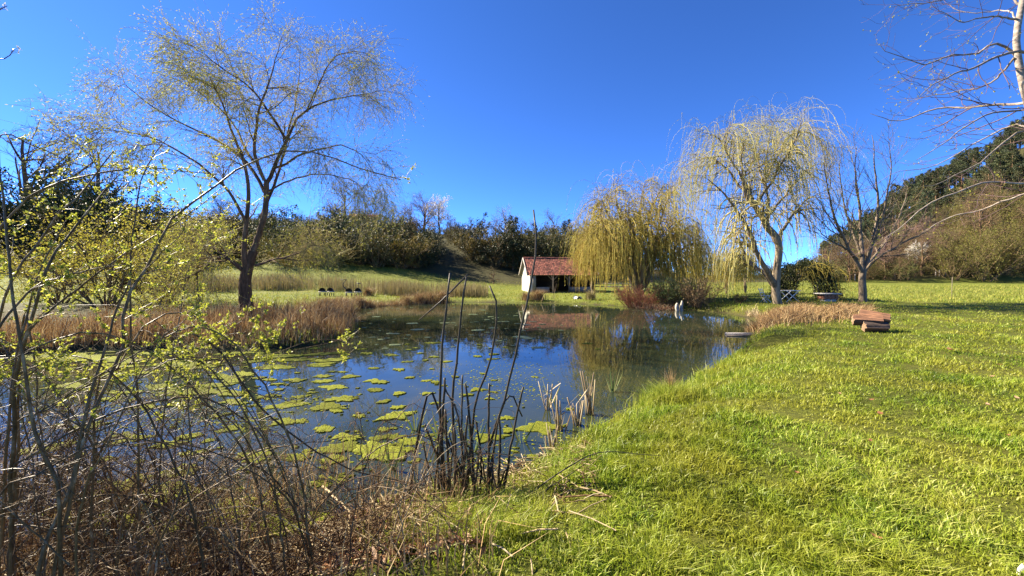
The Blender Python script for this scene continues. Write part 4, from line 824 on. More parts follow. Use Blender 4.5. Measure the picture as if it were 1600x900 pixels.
def shrub(px, Y, w, h, label, twig, leafm=None, nst=40, nl=1, lsz=.07, name='bare_shrub'):
    rng = np.random.default_rng(int(px)); b = ground_at(px, Y); th = rng.random(nst) * 2 * pi; st = np.stack([np.cos(th), np.sin(th), 0 * th], 1) * w * .36 * rng.random((nst, 1))
    d = np.stack([np.cos(th) * .55 * w / h, np.sin(th) * .55 * w / h, np.full(nst, 1.0)], 1) + rng.normal(size=(nst, 3)) * .12
    p0 = grow(rng, st, d, h * (.6 + .45 * rng.random(nst)), 7, .09, (0, 0, .03)); r0 = .016 * np.linspace(1, .35, 8)[None, :] * np.ones((nst, 1)); mb = MB(); tubes(mb, p0, r0, 4)
    p1, r1 = spawn(rng, p0, r0, 9, (.2, 1), (20, 55), (.2 * h, .45 * h), 5, .14, (0, 0, .08), .6, .007, .5, .4); cb = MB(); tubes(cb, p1, r1, 3, 0)
    if leafm: a, dd = along(rng, p1, nl, (.2, 1)); leaves(cb, rng, a, dd + rng.normal(size=a.shape) * .7, lsz * (.6 + .8 * rng.random(len(a))), lsz * .5, 1)
    r = empty(name, b, label, 'shrub'); put('stems', mb.mesh('shrub_stems', MAT[twig], True), r); put('crown', cb.mesh('shrub_crown', [MAT[twig], MAT[leafm or 'hedge_olive']]), r)
MAT['twig_red'] = bark_mat('twig_red', (.16, .06, .035), (.32, .14, .075), 20, bump=.1)
shrub(1000, 26.9, 2.9, 1.9, 'bushy red-twigged shrub on the far shore under the golden willow', 'twig_red', 'dry_leaf', 130, 1, .05, name='red_shrub')
shrub(1052, 26.2, 2.2, 1.7, 'grey green leafy shrub right of the red-twigged shrub', 'twig_brown', 'iris', 70, 5, .12, 'leafy_shrub')
shrub(1090, 24.6, 1.6, 1.9, 'dry brown shrub on the shore right of the white stones', 'twig_brown', 'sedge', 70, 4, .08, 'dry_shrub')
shrub(1028, 25.6, 2.2, 1.0, 'low tawny shrub at the waterline below the red and green shrubs', 'twig_red', 'straw', 80, 3, .06, 'low_shrub')
shrub(1155, 24.5, .7, .6, 'small dark weed clump on the grass left of the tall willow', 'twig_brown', 'hedge_dark', 25, 3, .06, 'weed_clump')
shrub(865, 33.5, .5, 2.6, 'slender young tree with reddish twigs before the open shed', 'bark_grey', None, 2, name='young_tree')
def ivy_arbour():
    rng = np.random.default_rng(61); Y = 27.5; b = ground_at(1258, Y); r = empty('ivy_arbour', b, 'dark ivy-covered arbour mound behind the tall willow trunk', 'arbour')
    mb = MB(); hoops = []
    for k in range(7):
        yy = -1.0 + k * .33; a = np.linspace(0, pi, 16); hoops.append(np.stack([1.45 * np.cos(a), np.full(16, yy), 2.35 * np.sin(a)], 1))
    tubes(mb, np.stack(hoops), np.full((7, 16), .03), 5); put('frame', mb.mesh('arbour_frame', MAT['old_wood'], True), r)
    N = 15000; a = rng.random(N) * pi; yy = rng.uniform(-1.1, 1.1, N); rr = 1 + rng.normal(size=N) * .07 - .06 * np.sin(a * 7 + yy * 3); p = np.stack([1.5 * np.cos(a) * rr, yy * (1.1 + .1 * rng.normal(size=N)), 2.4 * np.sin(a) * rr], 1)
    k = ~((np.abs(p[:, 0]) < .55) & (p[:, 2] < 1.5) & (p[:, 1] < -.6)) & (p[:, 2] > 0); p = p[k]
    cb = MB(); leaves(cb, rng, p, rng.normal(size=p.shape), .07 + .06 * rng.random(len(p)), .06, 0); put('ivy', cb.mesh('arbour_ivy', MAT['hedge_dark']), r)
    vb = MB(); n = 90; a = rng.random(n) * pi; st = np.stack([1.55 * np.cos(a), rng.uniform(-1.25, -.7, n), 2.45 * np.sin(a)], 1); v = grow(rng, st, np.array([[0, -.5, .2]]) + rng.normal(size=(n, 3)) * .3, 1.0 + 1.3 * rng.random(n), 7, .06, (0, 0, -.6))
    v[:, :, 2] = np.maximum(v[:, :, 2], .05); tubes(vb, v, np.full((n, 8), .006), 3, 0); q, d = along(rng, v, 12); leaves(vb, rng, q, d + rng.normal(size=q.shape) * .5, .07 + .04 * rng.random(len(q)), .02, 1)
    put('hanging_twigs', vb.mesh('arbour_hanging_twigs', [MAT['twig_gold'], MAT['willow_leaf']]), r)
ivy_arbour()

def garden_things():
    rng = np.random.default_rng(71)
    # white bistro chair and folding table by the arbour
    b = ground_at(1196, 25.2); r = empty('folding_chair', b, 'white folding garden chair left of the tall willow trunk', 'chair', None, .5); w = MAT['white_paint']
    for s in (-.2, .2):
        mb = MB(); bar(mb, (s, -.25, 0), (s, .18, .46), .03); put('leg', mb.mesh('chair_leg', w), r); mb = MB(); bar(mb, (s * .9, .25, 0), (s * .9, -.16, .44), .03); put('leg', mb.mesh('chair_leg', w), r)
        c, q = limb([(s, .16, .46), (s, .24, .7), (s, .33, .92)], .016, .016, 8); mb = MB(); tubes(mb, c, q, 6); put('back_post', mb.mesh('chair_back_post', w), r)
    put('seat', box(MB(), -.22, .22, -.2, .2, .46, .485).mesh('chair_seat', w), r)
    for z in (.66, .76, .86):
        mb = MB(); bar(mb, (-.2, .21 + (z - .6) * .36, z), (.2, .21 + (z - .6) * .36, z), .02, .05); put('back_slat', mb.mesh('chair_back_slat', w), r)
    b = ground_at(1233, 25.4); r = empty('folding_table', b, 'white folding garden table with crossed legs right of the tall willow trunk', 'table', None, .1)
    put('tabletop', box(MB(), -.55, .55, -.32, .32, .7, .73).mesh('tabletop', w), r)
    for s in (-.28, .28):
        for e in (-1, 1): mb = MB(); bar(mb, (-.42 * e, s + e * .02, 0), (.42 * e, s + e * .02, .7), .035); put('leg', mb.mesh('table_leg', w), r)
    # brick barbecue
    b = ground_at(1294, 25.0); r = empty('brick_barbecue', b, 'low brick barbecue with a slab on top right of the arbour', 'barbecue', None, -.12)
    put('base', box(MB(), -.32, .32, -.22, .22, -.05, .16).mesh('barbecue_base', MAT['concrete']), r)
    bm = box(MB(), -.105, .105, -.05, .05, -.035, .035).mesh('brick', MAT['brick']); 
    for row in range(4):
        for c in range(4): put('brick', bm, r, (-.33 + c * .22 + (row % 2) * .04 - .02, -.21 + .004 * rng.normal(), .20 + row * .078))
        for c in range(3): put('brick', bm, r, (.43, -.05 + c * .17, .20 + row * .078), pi / 2)
    put('core', box(MB(), -.40, .37, -.15, .38, .162, .46).mesh('barbecue_core', MAT['brick']), r)
    put('slab', box(MB(), -.62, .60, -.32, .42, .475, .53).mesh('barbecue_slab', MAT['concrete']), r)
    # four dark rounded chairs in the meadow reeds
    cm = MB(); a = np.linspace(0, pi, 13); rows = []
    for t in np.linspace(0, 1, 6):
        rad = .36 * (1 - .35 * t ** 2); rows.append(np.stack([rad * np.cos(a), -.16 + .34 * t + 0 * a, .36 + .44 * (1 - .3 * t ** 2) * np.sin(a)], 1))
    V = np.concatenate(rows); V2 = V * np.array([.93, 1, .93]) + np.array([0, -.015, .012]); n = 13
    f = [[i * n + j, i * n + j + 1, (i + 1) * n + j + 1, (i + 1) * n + j] for i in range(5) for j in range(n - 1)]
    cm.add(V, f); cm.add(V2, [q[::-1] for q in f]); cap_ = [[5 * n + j for j in range(n)]]; cm.add(V, cap_); cm = cm.mesh('chair_shell', MAT['wicker'])
    cm.transform(__import__('mathutils').Matrix.Scale(.82, 4)); sm = box(MB(), -.28, .28, -.26, .16, .27, .35).mesh('chair_cushion', MAT['plaster']); lm = MB(); bar(lm, (0, 0, 0), (0, 0, .28), .05); lm = lm.mesh('round_chair_leg', MAT['black'])
    for px, rz, lab in ((504, .15, 'leftmost of the four dark rounded chairs in the reeds'), (517, -.2, 'second from left of the dark rounded chairs in the reeds'), (545.5, .2, 'dark rounded chair right beside the thin curved black pole'), (560, -.1, 'dark rounded chair below the small black disc, rightmost of four')):
        b = ground_at(px, 34.0); b[2] += .06; r = empty('round_chair', b, lab, 'chair', 'dark rounded chairs in the reeds', rz); put('shell', cm, r); put('cushion', sm, r)
        for x in (-.21, .21):
            for y in (-.18, .10): put('leg', lm, r, (x, y, -.06))
    b = ground_at(541, 34.2); r = empty('curved_pole', b, 'thin curved black pole with a short bar on top beside a dark chair', 'pole'); c, q = limb([(0, 0, 0), (0, 0, .6), (-.24, 0, .85), (-.26, 0, 1.1), (-.02, 0, 1.42)], .06, .025, 14); mb = MB(); tubes(mb, c, q, 7); put('stem', mb.mesh('curved_pole_stem', MAT['black'], True), r)
    mb = MB(); bar(mb, (-.5, 0, 1.43), (.06, 0, 1.45), .05); put('crossbar', mb.mesh('curved_pole_bar', MAT['black']), r)
    b = ground_at(560.5, 34.6); r = empty('disc_stand', b, 'small black disc on a thin stand behind the rightmost dark chair', 'stand'); mb = MB(); tubes(mb, [[0, 0, 0], [0, 0, 1.08]], [.02, .02], 6); put('stem', mb.mesh('disc_stem', MAT['black']), r)
    mb = MB(); tubes(mb, [[0, 0, 1.05], [0, 0, 1.12]], [.17, .15], 14, cap=True); put('disc', mb.mesh('disc_top', MAT['black']), r)
    # pipe outlet in the far bank
    b = GP(905, 470.5, WZ + .05); Y = b[1]; r = empty('drain_pipe', (b[0], Y - .12, WZ + .22), 'pale-rimmed round drain pipe end in the far bank before the shed', 'pipe', None, .2)
    mb = MB(); a = np.linspace(0, 2 * pi, 20, endpoint=False); ro, ri = .24, .17
    V = [[ra * cos(t), yy, ra * sin(t)] for ra, yy in ((ro, 0), (ri, 0), (ri, .9), (ro, .9)) for t in a]
    mb.add(V, [[g * 20 + k, g * 20 + (k + 1) % 20, (g + 1) * 20 + (k + 1) % 20, (g + 1) * 20 + k] for g in range(3) for k in range(20)]); put('rim', mb.mesh('pipe_rim', MAT['white_paint'], False), r)
    mb = MB(); tubes(mb, [[0, .04, 0], [0, .05, 0]], [.169, .169], 20, cap=True); put('bore_shade_disc', mb.mesh('pipe_shade_disc', MAT['black']), r)  # black disc across the bore, painted shade in place of the dark hollow
    # two pale upright stones on the shore
    for px, w_, h_, lab in ((1058, .12, .36, 'shorter pale upright stone on the far shore below the leafy shrub'), (1065, .10, .5, 'taller pale upright stone on the far shore below the leafy shrub')):
        Y = 24.4; b = np.array([(px - 800) / FPX * Y, Y, WZ + .0]); mb = MB(); z = np.linspace(-.1, h_ + .1, 7); c = np.stack([.02 * np.sin(z * 9 + px), .02 * np.cos(z * 7), z], 1); tubes(mb, c, w_ * 1.0 * np.array([1.1, 1.05, 1, 1, .9, .75, .4]), 7, cap=True)
        tag(put('upright_stone', mb.mesh('upright_stone', MAT['stone']), None, b), lab, 'stone')
    # plank in the water at the right shore
    b = GP(1158, 523, WZ); r = put('floating_plank', box(MB(), -.52, .52, -.09, .09, -.03, .035).mesh('plank', MAT['grey_wood']), None, (b[0], b[1], WZ + .03), -.1); tag(r, 'pale weathered plank floating against the right shore', 'plank')
    mb = MB(); p = np.array([[-.6, -.1, 0], [0, -.14, 0], [.6, -.05, .02]]); tubes(mb, p, [.03, .05, .06], 6, cap=True); tag(put('floating_stick', mb.mesh('stick', MAT['old_wood']), None, (b[0] - .1, b[1] - .25, WZ + .02)), 'thin dark stick floating just in front of the pale plank', 'stick')
    # split logs on the lawn
    def log(name, L, r, half, loc, rz, ry, label, rx=0):
        a = np.linspace(0, 2 * pi, 13)[:-1] if not half else np.concatenate([np.linspace(-.12, pi + .12, 10)])
        rg = np.random.default_rng(int(L * 100)); prof = np.stack([np.cos(a) * r * (1 + .09 * rg.normal(size=len(a))), np.sin(a) * r * (1 + .09 * rg.normal(size=len(a)))], 1)
        if half: prof = np.vstack([prof, [[-.5 * r, -.15 * r], [0.05 * r, -.85 * r], [.55 * r, -.2 * r]]])
        n = len(prof); M = 9; V = []
        for i in range(M): x = -L / 2 + L * i / (M - 1); j = 1 + .03 * rg.normal(size=(n, 1)); q = prof * j; V += [[x + .012 * rg.normal(), y, z] for y, z in q]
        ns = 12 if not half else 9; bk = [[i * n + k, i * n + (k + 1) % n, (i + 1) * n + (k + 1) % n, (i + 1) * n + k] for i in range(M - 1) for k in range(ns if half else n)]
        root = empty(name, loc, label, 'log', None, rz); root.rotation_euler = (rx, ry, rz)
        mb = MB(); mb.add(V, bk); put('bark', mb.mesh('log_bark', MAT['log_bark']), root)
        mb = MB()
        if half: mb.add(V, [[i * n + k, i * n + (k + 1) % n, (i + 1) * n + (k + 1) % n, (i + 1) * n + k] for i in range(M - 1) for k in range(9, n)]); put('split_face', mb.mesh('split_face', MAT['split_wood']), root); mb = MB()
        mb.add(V, [list(range(n))[::-1]]); mb.add(V, [list(range((M - 1) * n, M * n))]); put('cut_end', mb.mesh('cut_end', MAT['cut_wood']), root)
    b = ground_at(1362, 11.6)
    log('split_log', .56, .17, True, (b[0] - .02, b[1] - .14, b[2] + .10), -.30, .0, 'dark bark-covered half log lying lowest under the other two', -.25)
    log('split_log', .66, .17, True, (b[0] - .08, b[1] + .05, b[2] + .33), -.50, .02, 'reddish split log lying flat on top of the dark log', pi + .12)
    log('split_log', .68, .165, True, (b[0] + .28, b[1] + .22, b[2] + .42), -.72, .16, 'reddish split log propped up at an angle against the other two', pi + .2)
    # stake and posts in the right field
    for px, Y, h, lab in ((1487, 30, 1.55, 'thin dark stake standing alone in the right field'),):
        b = ground_at(px, Y); mb = MB(); tubes(mb, [[0, 0, -.1], [.02, 0, h * .5], [.05, 0, h]], [.02, .018, .014], 6, cap=True); tag(put('stake', mb.mesh('stake', MAT['old_wood']), None, b), lab, 'stake')
    pm = MB(); tubes(pm, [[0, 0, -.1], [0, 0, 1.25]], [.09, .08], 7, cap=True); pm = pm.mesh('fence_post', MAT['grey_wood'])
    for px in (1322, 1336, 1398, 1462, 1468, 1478, 1492): b = ground_at(px, 79); tag(put('fence_post', pm, None, b, rng.random()), 'pale fence post at the far edge of the right field', 'post', 'fence posts at the far edge of the right field')
    # rail fence behind the golden willow
    b = ground_at(936, 50); r = empty('rail_fence', b, 'wooden rail fence seen right of the shed under the golden willow', 'fence', None, -.12)
    for k in range(4): mb = MB(); bar(mb, (k * 1.6 - .8, 0, 0), (k * 1.6 - .8, 0, 1.0), .1); put('post', mb.mesh('rail_post', MAT['grey_wood']), r)
    for z in (.5, .85): mb = MB(); bar(mb, (-1.0, -.07, z), (4.2, -.07, z), .04, .12); put('rail', mb.mesh('fence_rail', MAT['grey_wood']), r)
    # dead leaves and bits on the lawn
    spots = ((1486, 551, .14, 'curled reddish brown leaf lying farthest right of the logs'), (1360, 632, .07, 'tiny leaf scrap on the lawn'), (1374, 655, .09, 'brown leaf on the lawn near the centre of the right half'), (1357, 698, .06, 'orange leaf on the lawn below the brown leaf'), (1562, 575, .07, 'pinkish leaf at the right edge of the lawn'), (1548, 593, .07, 'pale leaf at the right edge below the pinkish leaf'),
             (1590, 630, .09, 'buff leaf touching the right border of the lawn'), (1543, 640, .07, 'brown leaf left of the buff leaf'), (1575, 690, .05, 'reddish leaf low on the right lawn'), (1246, 750, .04, 'small tan leaf low on the lawn left of centre'), (1312, 622, .05, 'white scrap lying on the lawn'), (1292, 540, .06, 'dark scrap on the lawn left of the logs'), (1370, 855, .05, 'dark brown leaf nearest the lower border'))
    for px, py, s, lab in spots:
        g = GP(px, py, 0.0); z = hz(*g); g = GP(px, py, z); a = np.linspace(0, 2 * pi, 9)[:-1]; rad = .6 * s * (1 + .25 * rng.normal(size=8)); V = np.stack([rad * np.cos(a), .55 * rad * np.sin(a), .28 * rad * np.abs(np.cos(a)) + .01], 1); V = np.vstack([V, [[0, 0, 0]]])
        mb = MB(); mb.add(V, [[k, (k + 1) % 8, 8] for k in range(8)], 0, rng.random(8) * .4 + (.6 if 'white' in lab or 'pale' in lab or 'buff' in lab else .1)); o = put('fallen_leaf', mb.mesh('fallen_leaf', MAT['dry_leaf']), None, (g[0], g[1], hz(*g) + .055), rng.random() * 6); tag(o, lab, 'leaf')
    g = GP(1597, 897, 0.0); mb = MB(); a = np.linspace(0, 2 * pi, 9)[:-1]; V = .62 * np.stack([.03 * np.cos(a) * (1 + .2 * rng.normal(size=8)), .02 * np.sin(a), .03 + .01 * rng.normal(size=8)], 1); mb.add(np.vstack([V, [[0, 0, .055]], V - [0, 0, .04]]), [[k, (k + 1) % 8, 8] for k in range(8)]); mb.f.append((np.array([[k, k + 9, (k + 1) % 8 + 9, (k + 1) % 8] for k in range(8)]), 0, np.full(8, .5)))
    tag(put('white_pebble', mb.mesh('pebble', MAT['white_paint']), None, (g[0], g[1], hz(*g) + .02)), 'white pebble in the grass at the bottom right corner', 'pebble')
garden_things()
# ------------------------------------------------------------------ floating algae and pads
def floating():
    rng = np.random.default_rng(200)
    def disc(seed, rough, n=64, bump=.005, lob=3):
        r_ = np.random.default_rng(seed); a = np.arange(n) * 2 * pi / n; rad = 1 + sum(rough * r_.normal() / k ** .6 * np.cos(k * a + r_.random() * 6.28) for k in range(2, 2 + lob * 4))
        rad = np.clip(rad, .22, 1.6); rings = [(1.0, -.006), (1.0, .0005), (.90, .004), (.6, .006), (.25, .005)]; V = []
        for q, z in rings: V += [[q * rad[k] * cos(a[k]), q * rad[k] * sin(a[k]), z + bump * (q < .95) * (r_.random() - .3)] for k in range(n)]
        V.append([0, 0, .006]); f = [[g * n + k, g * n + (k + 1) % n, (g + 1) * n + (k + 1) % n, (g + 1) * n + k] for g in range(4) for k in range(n)]
        mb = MB(); mb.add(V, f); mb.f.append((np.array([[4 * n + k, 4 * n + (k + 1) % n, 5 * n] for k in range(n)]), 0, np.full(n, .5))); return mb
    mats = [disc(300 + k, .2).mesh('algae_mat', MAT['algae'], True) for k in range(9)]
    pads = [disc(400 + k, .05, 24, .004, 2).mesh('floating_pad', MAT['pad_grey'], True) for k in range(5)]
    def mat(px, py, w, label, group=None, asp=.7, pool=mats, name='algae_mat', cat='algae mat'):
        g = GP(px, py, WZ)
        if shore_sd(g[0], g[1]) > -.03: return
        o = put(name, pool[rng.integers(len(pool))], None, (g[0], g[1], WZ + .002 + .010 * rng.random()), rng.uniform(-.5, .5), (w, w * asp * rng.uniform(.8, 1.2), 1)); tag(o, label, cat, group)
    for px, py, w, lab in ((596, 706, .52, 'largest yellow green algae mat, lying just left of the dark cut canes'), (530, 700, .30, 'algae mat touching the left of the largest mat'), (640, 690, .22, 'small round algae mat at the right of the largest mat'), (520, 637, .28, 'long algae mat in open blue water above the brambles'), (522, 605, .34, 'bright algae mat in open water, second of the column nearest the left bank'),
                           (506, 596, .30, 'yellowish algae mat at the top of the left column of mats'), (620, 650, .34, 'dull green algae mat in the middle of the open water'), (765, 684, .3, 'algae mat among the dark canes at the waterline'), (845, 668, .4, 'algae mat round the pale cattail stubs'), (600, 628, .16, 'small algae mat alone in blue water right of the left column'), (638, 703, .12, 'ring-shaped algae patch beside the dark canes')):
        mat(px, py, w * .72, lab)
    g = 'algae mats along the left bank'; lab = 'yellow green algae mat in the crowded band below the left bank'
    for k in range(84): px = rng.uniform(-40, 520); mat(px, rng.uniform(550, 575) if rng.random() < .6 else rng.uniform(550, 640), .10 + .55 * rng.random() ** 2, lab, g, .4)
    g = 'algae mats behind the brambles'; lab = 'yellow green algae mat seen through the brambles'
    for k in range(110): mat(rng.uniform(60, 540), rng.uniform(590, 830), .04 + .22 * rng.random() ** 2.5, lab, g)
    g = 'small algae mats on the open water'; lab = 'small algae mat scattered on the open water'
    for k in range(160):
        px = rng.normal(600, 135); py = rng.uniform(535, 740); mat(px, py, .02 + .13 * rng.random() ** 2 + .05 * (py < 600), lab, g)
    g = 'grey green pads on the far water'; lab = 'flat grey green pad floating on the far part of the pond'
    for k in range(100): px = rng.uniform(540, 880); py = rng.uniform(478, 545); mat(px, py, .06 + .22 * rng.random() ** 2, lab, g, .7, pads, 'floating_pad', 'pad')
    # crumbs of weed too small to count
    N = 4200; c = rng.integers(0, 16, N); cx = rng.uniform(200, 900, 16); cy = rng.uniform(540, 720, 16); px = cx[c] + rng.normal(size=N) * 42; py = np.clip(cy[c] + rng.normal(size=N) * 12, 500, 760)
    Y = (CAM_H - WZ) * FPX / (py - HOR); x = (px - 800) / FPX * Y; k = shore_sd(x, Y) < -.03; x, Y = x[k], Y[k]; N = len(x); a = rng.random(N) * 6.28; s = .006 + .020 * rng.random(N) ** 3
    V = np.stack([np.stack([x + s * np.cos(a + q) * (.6 + .7 * rng.random(N)), Y + s * np.sin(a + q) * (.6 + .7 * rng.random(N)), np.full(N, WZ + .004)], 1) for q in np.arange(5) * 1.2566], 1); V = np.concatenate([V, np.stack([x, Y, np.full(N, WZ + .010)], 1)[:, None]], 1).reshape(-1, 3)
    i = np.arange(N)[:, None] * 6; mb = MB(); mb.add(V, np.concatenate([i + np.array([[j, (j + 1) % 5, 5]]) for j in range(5)])); tag(put('floating_weed', mb.mesh('floating_weed', MAT['algae'])), 'crumbs of green weed floating on the open water', None, None, 'stuff')
floating()

# ------------------------------------------------------------------ the near bank: canes, cattails, brambles
def cane_clump():
    rng = np.random.default_rng(500); b = GP(735, 800, WZ); base = np.array([b[0], b[1], hz(*b)]); r = empty('cane_clump', base, 'clump of tall dark bare canes standing at the water edge in the middle', 'plant')
    def cane(pts, rad):
        q = [P(x, y, Y) for x, y, Y in pts]; q[0][2] = min(q[0][2], hz(q[0][0], q[0][1]) - .03)
        c = spline(q, 14) if len(pts) != 3 or pts[1][1] > min(pts[0][1], pts[2][1]) else np.concatenate([spline(q[:2], 7), spline(q[1:], 8)[1:]])
        c = c + rng.normal(size=c.shape) * .003; n = len(c); rr = rad * 1.2 * np.linspace(1.1, .7, n); mb = MB(); tubes(mb, c - base, rr, 7, cap=True)
        for k in range(2, n - 2, 3): tubes(mb, np.stack([c[k] - base - unit(c[k + 1] - c[k]) * .006, c[k] - base, c[k] - base + unit(c[k + 1] - c[k]) * .006]), [rr[k], rr[k] * 1.35, rr[k]], 7)
        return put('cane', mb.mesh('cane', MAT['cane_dark'], True), r)
    L = [([(700, 800, 3.7), (688, 640, 3.7), (692, 530, 3.7), (697, 480, 3.7), (703, 427, 3.7)], .011), ([(718, 800, 3.8), (708, 640, 3.8), (716, 540, 3.8), (722, 480, 3.8), (729, 432, 3.8)], .011),
         ([(728, 815, 3.75), (735, 700, 3.75), (745, 620, 3.75), (768, 560, 3.75), (776, 480, 3.75), (765, 446, 3.75)], .010), ([(760, 820, 3.8), (765, 700, 3.8), (790, 620, 3.8), (812, 520, 3.8), (830, 440, 3.85), (838, 380, 3.85), (834, 328, 3.9)], .010),
         ([(698, 810, 3.6), (690, 700, 3.6), (695, 590, 3.6)], .012), ([(722, 810, 3.7), (722, 700, 3.7), (722, 586, 3.7)], .009), ([(742, 800, 3.6), (738, 700, 3.6), (728, 600, 3.6)], .011), ([(765, 800, 3.65), (764, 700, 3.65), (764, 600, 3.65)], .011),
         ([(775, 800, 3.7), (782, 690, 3.7), (780, 650, 3.7)], .012), ([(638, 790, 3.8), (650, 700, 3.8), (672, 612, 3.8), (696, 680, 3.8), (735, 780, 3.7)], .010), ([(784, 780, 3.6), (805, 660, 3.6), (818, 605, 3.6)], .010),
         ([(700, 820, 3.5), (712, 740, 3.5), (710, 668, 3.5)], .012), ([(718, 812, 3.5), (726, 720, 3.5), (730, 650, 3.5)], .011), ([(690, 800, 3.6), (683, 720, 3.6), (686, 668, 3.6)], .010), ([(748, 800, 3.7), (752, 720, 3.7), (745, 660, 3.7)], .009),
         ([(760, 760, 3.6), (778, 660, 3.6), (798, 618, 3.6), (815, 650, 3.7)], .008), ([(730, 790, 3.6), (715, 650, 3.6), (698, 615, 3.6), (693, 600, 3.6)], .008), ([(655, 500, 3.9), (690, 470, 3.85), (730, 430, 3.8)], .009), ([(690, 800, 3.9), (672, 740, 3.9), (660, 690, 3.9)], .008),
         ([(705, 800, 3.4), (702, 740, 3.4), (696, 640, 3.4)], .011), ([(735, 812, 3.45), (742, 760, 3.45), (750, 700, 3.45)], .010), ([(776, 795, 3.75), (770, 740, 3.75), (772, 690, 3.75)], .011)]
    for pts, rad in L:
        if pts[0][1] < 600:                               # the snapped top hangs off the cane beside it
            c = np.stack([P(x, y, Y) for x, y, Y in pts]); mb = MB(); tubes(mb, c - base, rad * np.array([.7, .9, 1]), 7, cap=True); put('broken_top', mb.mesh('broken_top', MAT['cane_dark'], True), r)
            continue
        cane(pts, rad)
    for k in range(16):
        px = rng.uniform(672, 795); Y = rng.uniform(3.4, 4.0); top = rng.uniform(640, 740); dx = rng.normal() * 22; cane([(px, 805, Y), (px + dx * .5, (805 + top) / 2, Y), (px + dx, top, Y + rng.normal() * .1)], rng.uniform(.005, .011))
    # lone bent sticks over the lawn edge
    for pts, lab in (([(800, 800, 3.3), (850, 755, 3.35), (920, 712, 3.4), (960, 706, 3.45), (1000, 710, 3.5), (1032, 712, 3.5)], 'long thin dark twig reaching out over the lawn edge'), ([(790, 815, 3.2), (850, 768, 3.3), (900, 735, 3.35), (925, 716, 3.4)], 'shorter dark twig below the long twig on the lawn edge')):
        c = spline([P(*q) for q in pts], 16); c[0, 2] = hz(c[0, 0], c[0, 1]) - .02; mb = MB(); tubes(mb, c, np.linspace(.008, .002, 16), 6); tag(put('bent_twig', mb.mesh('bent_twig', MAT['cane_dark'], True)), lab, 'twig')
cane_clump()

def sticks():
    rng = np.random.default_rng(515)
    for a, b, rad, m, lab in (((622, 885), (697, 800), .009, 'pale_stem', 'pale leaning stick rising from the bottom border towards the dark canes'), ((612, 896), (748, 817), .008, 'pale_stem', 'long pale stick lying lowest in front of the dark canes'), ((505, 760), (562, 842), .012, 'pale_stem', 'thick pale stick slanting down through the litter left of the canes'),
                              ((498, 830), (578, 886), .011, 'pale_stem', 'short thick pale stick near the bottom border left of the canes'), ((440, 868), (462, 800), .008, 'cane_dark', 'dark upright stick in the litter at the right of the bramble thicket'), ((535, 830), (600, 742), .007, 'cane_dark', 'thin dark stick crossing the litter below the largest algae mat'),
                              ((570, 790), (660, 780), .008, 'dead_stem', 'brown stick lying flat on the litter left of the dark canes'), ((472, 790), (530, 905), .009, 'cane_dark', 'dark stick slanting to the bottom border under the bramble thicket'), ((640, 850), (690, 880), .006, 'dead_stem', 'short brown stick at the bottom border below the dark canes'), ((585, 850), (560, 752), .008, 'pale_stem', 'pale upright stick standing in the litter left of the canes')):
        za = (CAM_H + .44) * FPX / (a[1] - HOR); pa = P(a[0], a[1], za); zb = (CAM_H + .44) * FPX / (max(a[1], b[1]) - 20 - HOR); pb = P(b[0], b[1], zb)
        for p in (pa, pb): p[2] = max(p[2], max(hz(p[0], p[1]), WZ) + rad)
        c = spline([pa, (pa + pb) / 2 + rng.normal(size=3) * .02, pb], 10) + rng.normal(size=(10, 3)) * .003; mb = MB(); tubes(mb, c, rad * np.linspace(1, .6, 10), 7, cap=True); tag(put('fallen_stick', mb.mesh('fallen_stick', MAT[m], True)), lab, 'stick')
sticks()
def leaf_blade(mb, base, d, ln, wd, rng, bend=.0, rnd=.5, n=6, mat=0):
    d = unit(np.asarray(d, float)); s = unit(np.cross(d, rng.normal(size=3))); nn = np.cross(s, d); t = np.linspace(0, 1, n); c = base + d * ln * t[:, None] + np.array([0, 0, -1.0]) * bend * ln * (t ** 2)[:, None]; w = wd * np.clip(1.05 - t ** 2.2, .04, 1) / 2
    V = np.concatenate([c - s * w[:, None], c + nn * (w * .35)[:, None], c + s * w[:, None]]); mb.add(V, [q for k in range(n - 1) for q in ([k, k + 1, n + k + 1, n + k], [n + k, n + k + 1, 2 * n + k + 1, 2 * n + k])], mat, rnd)
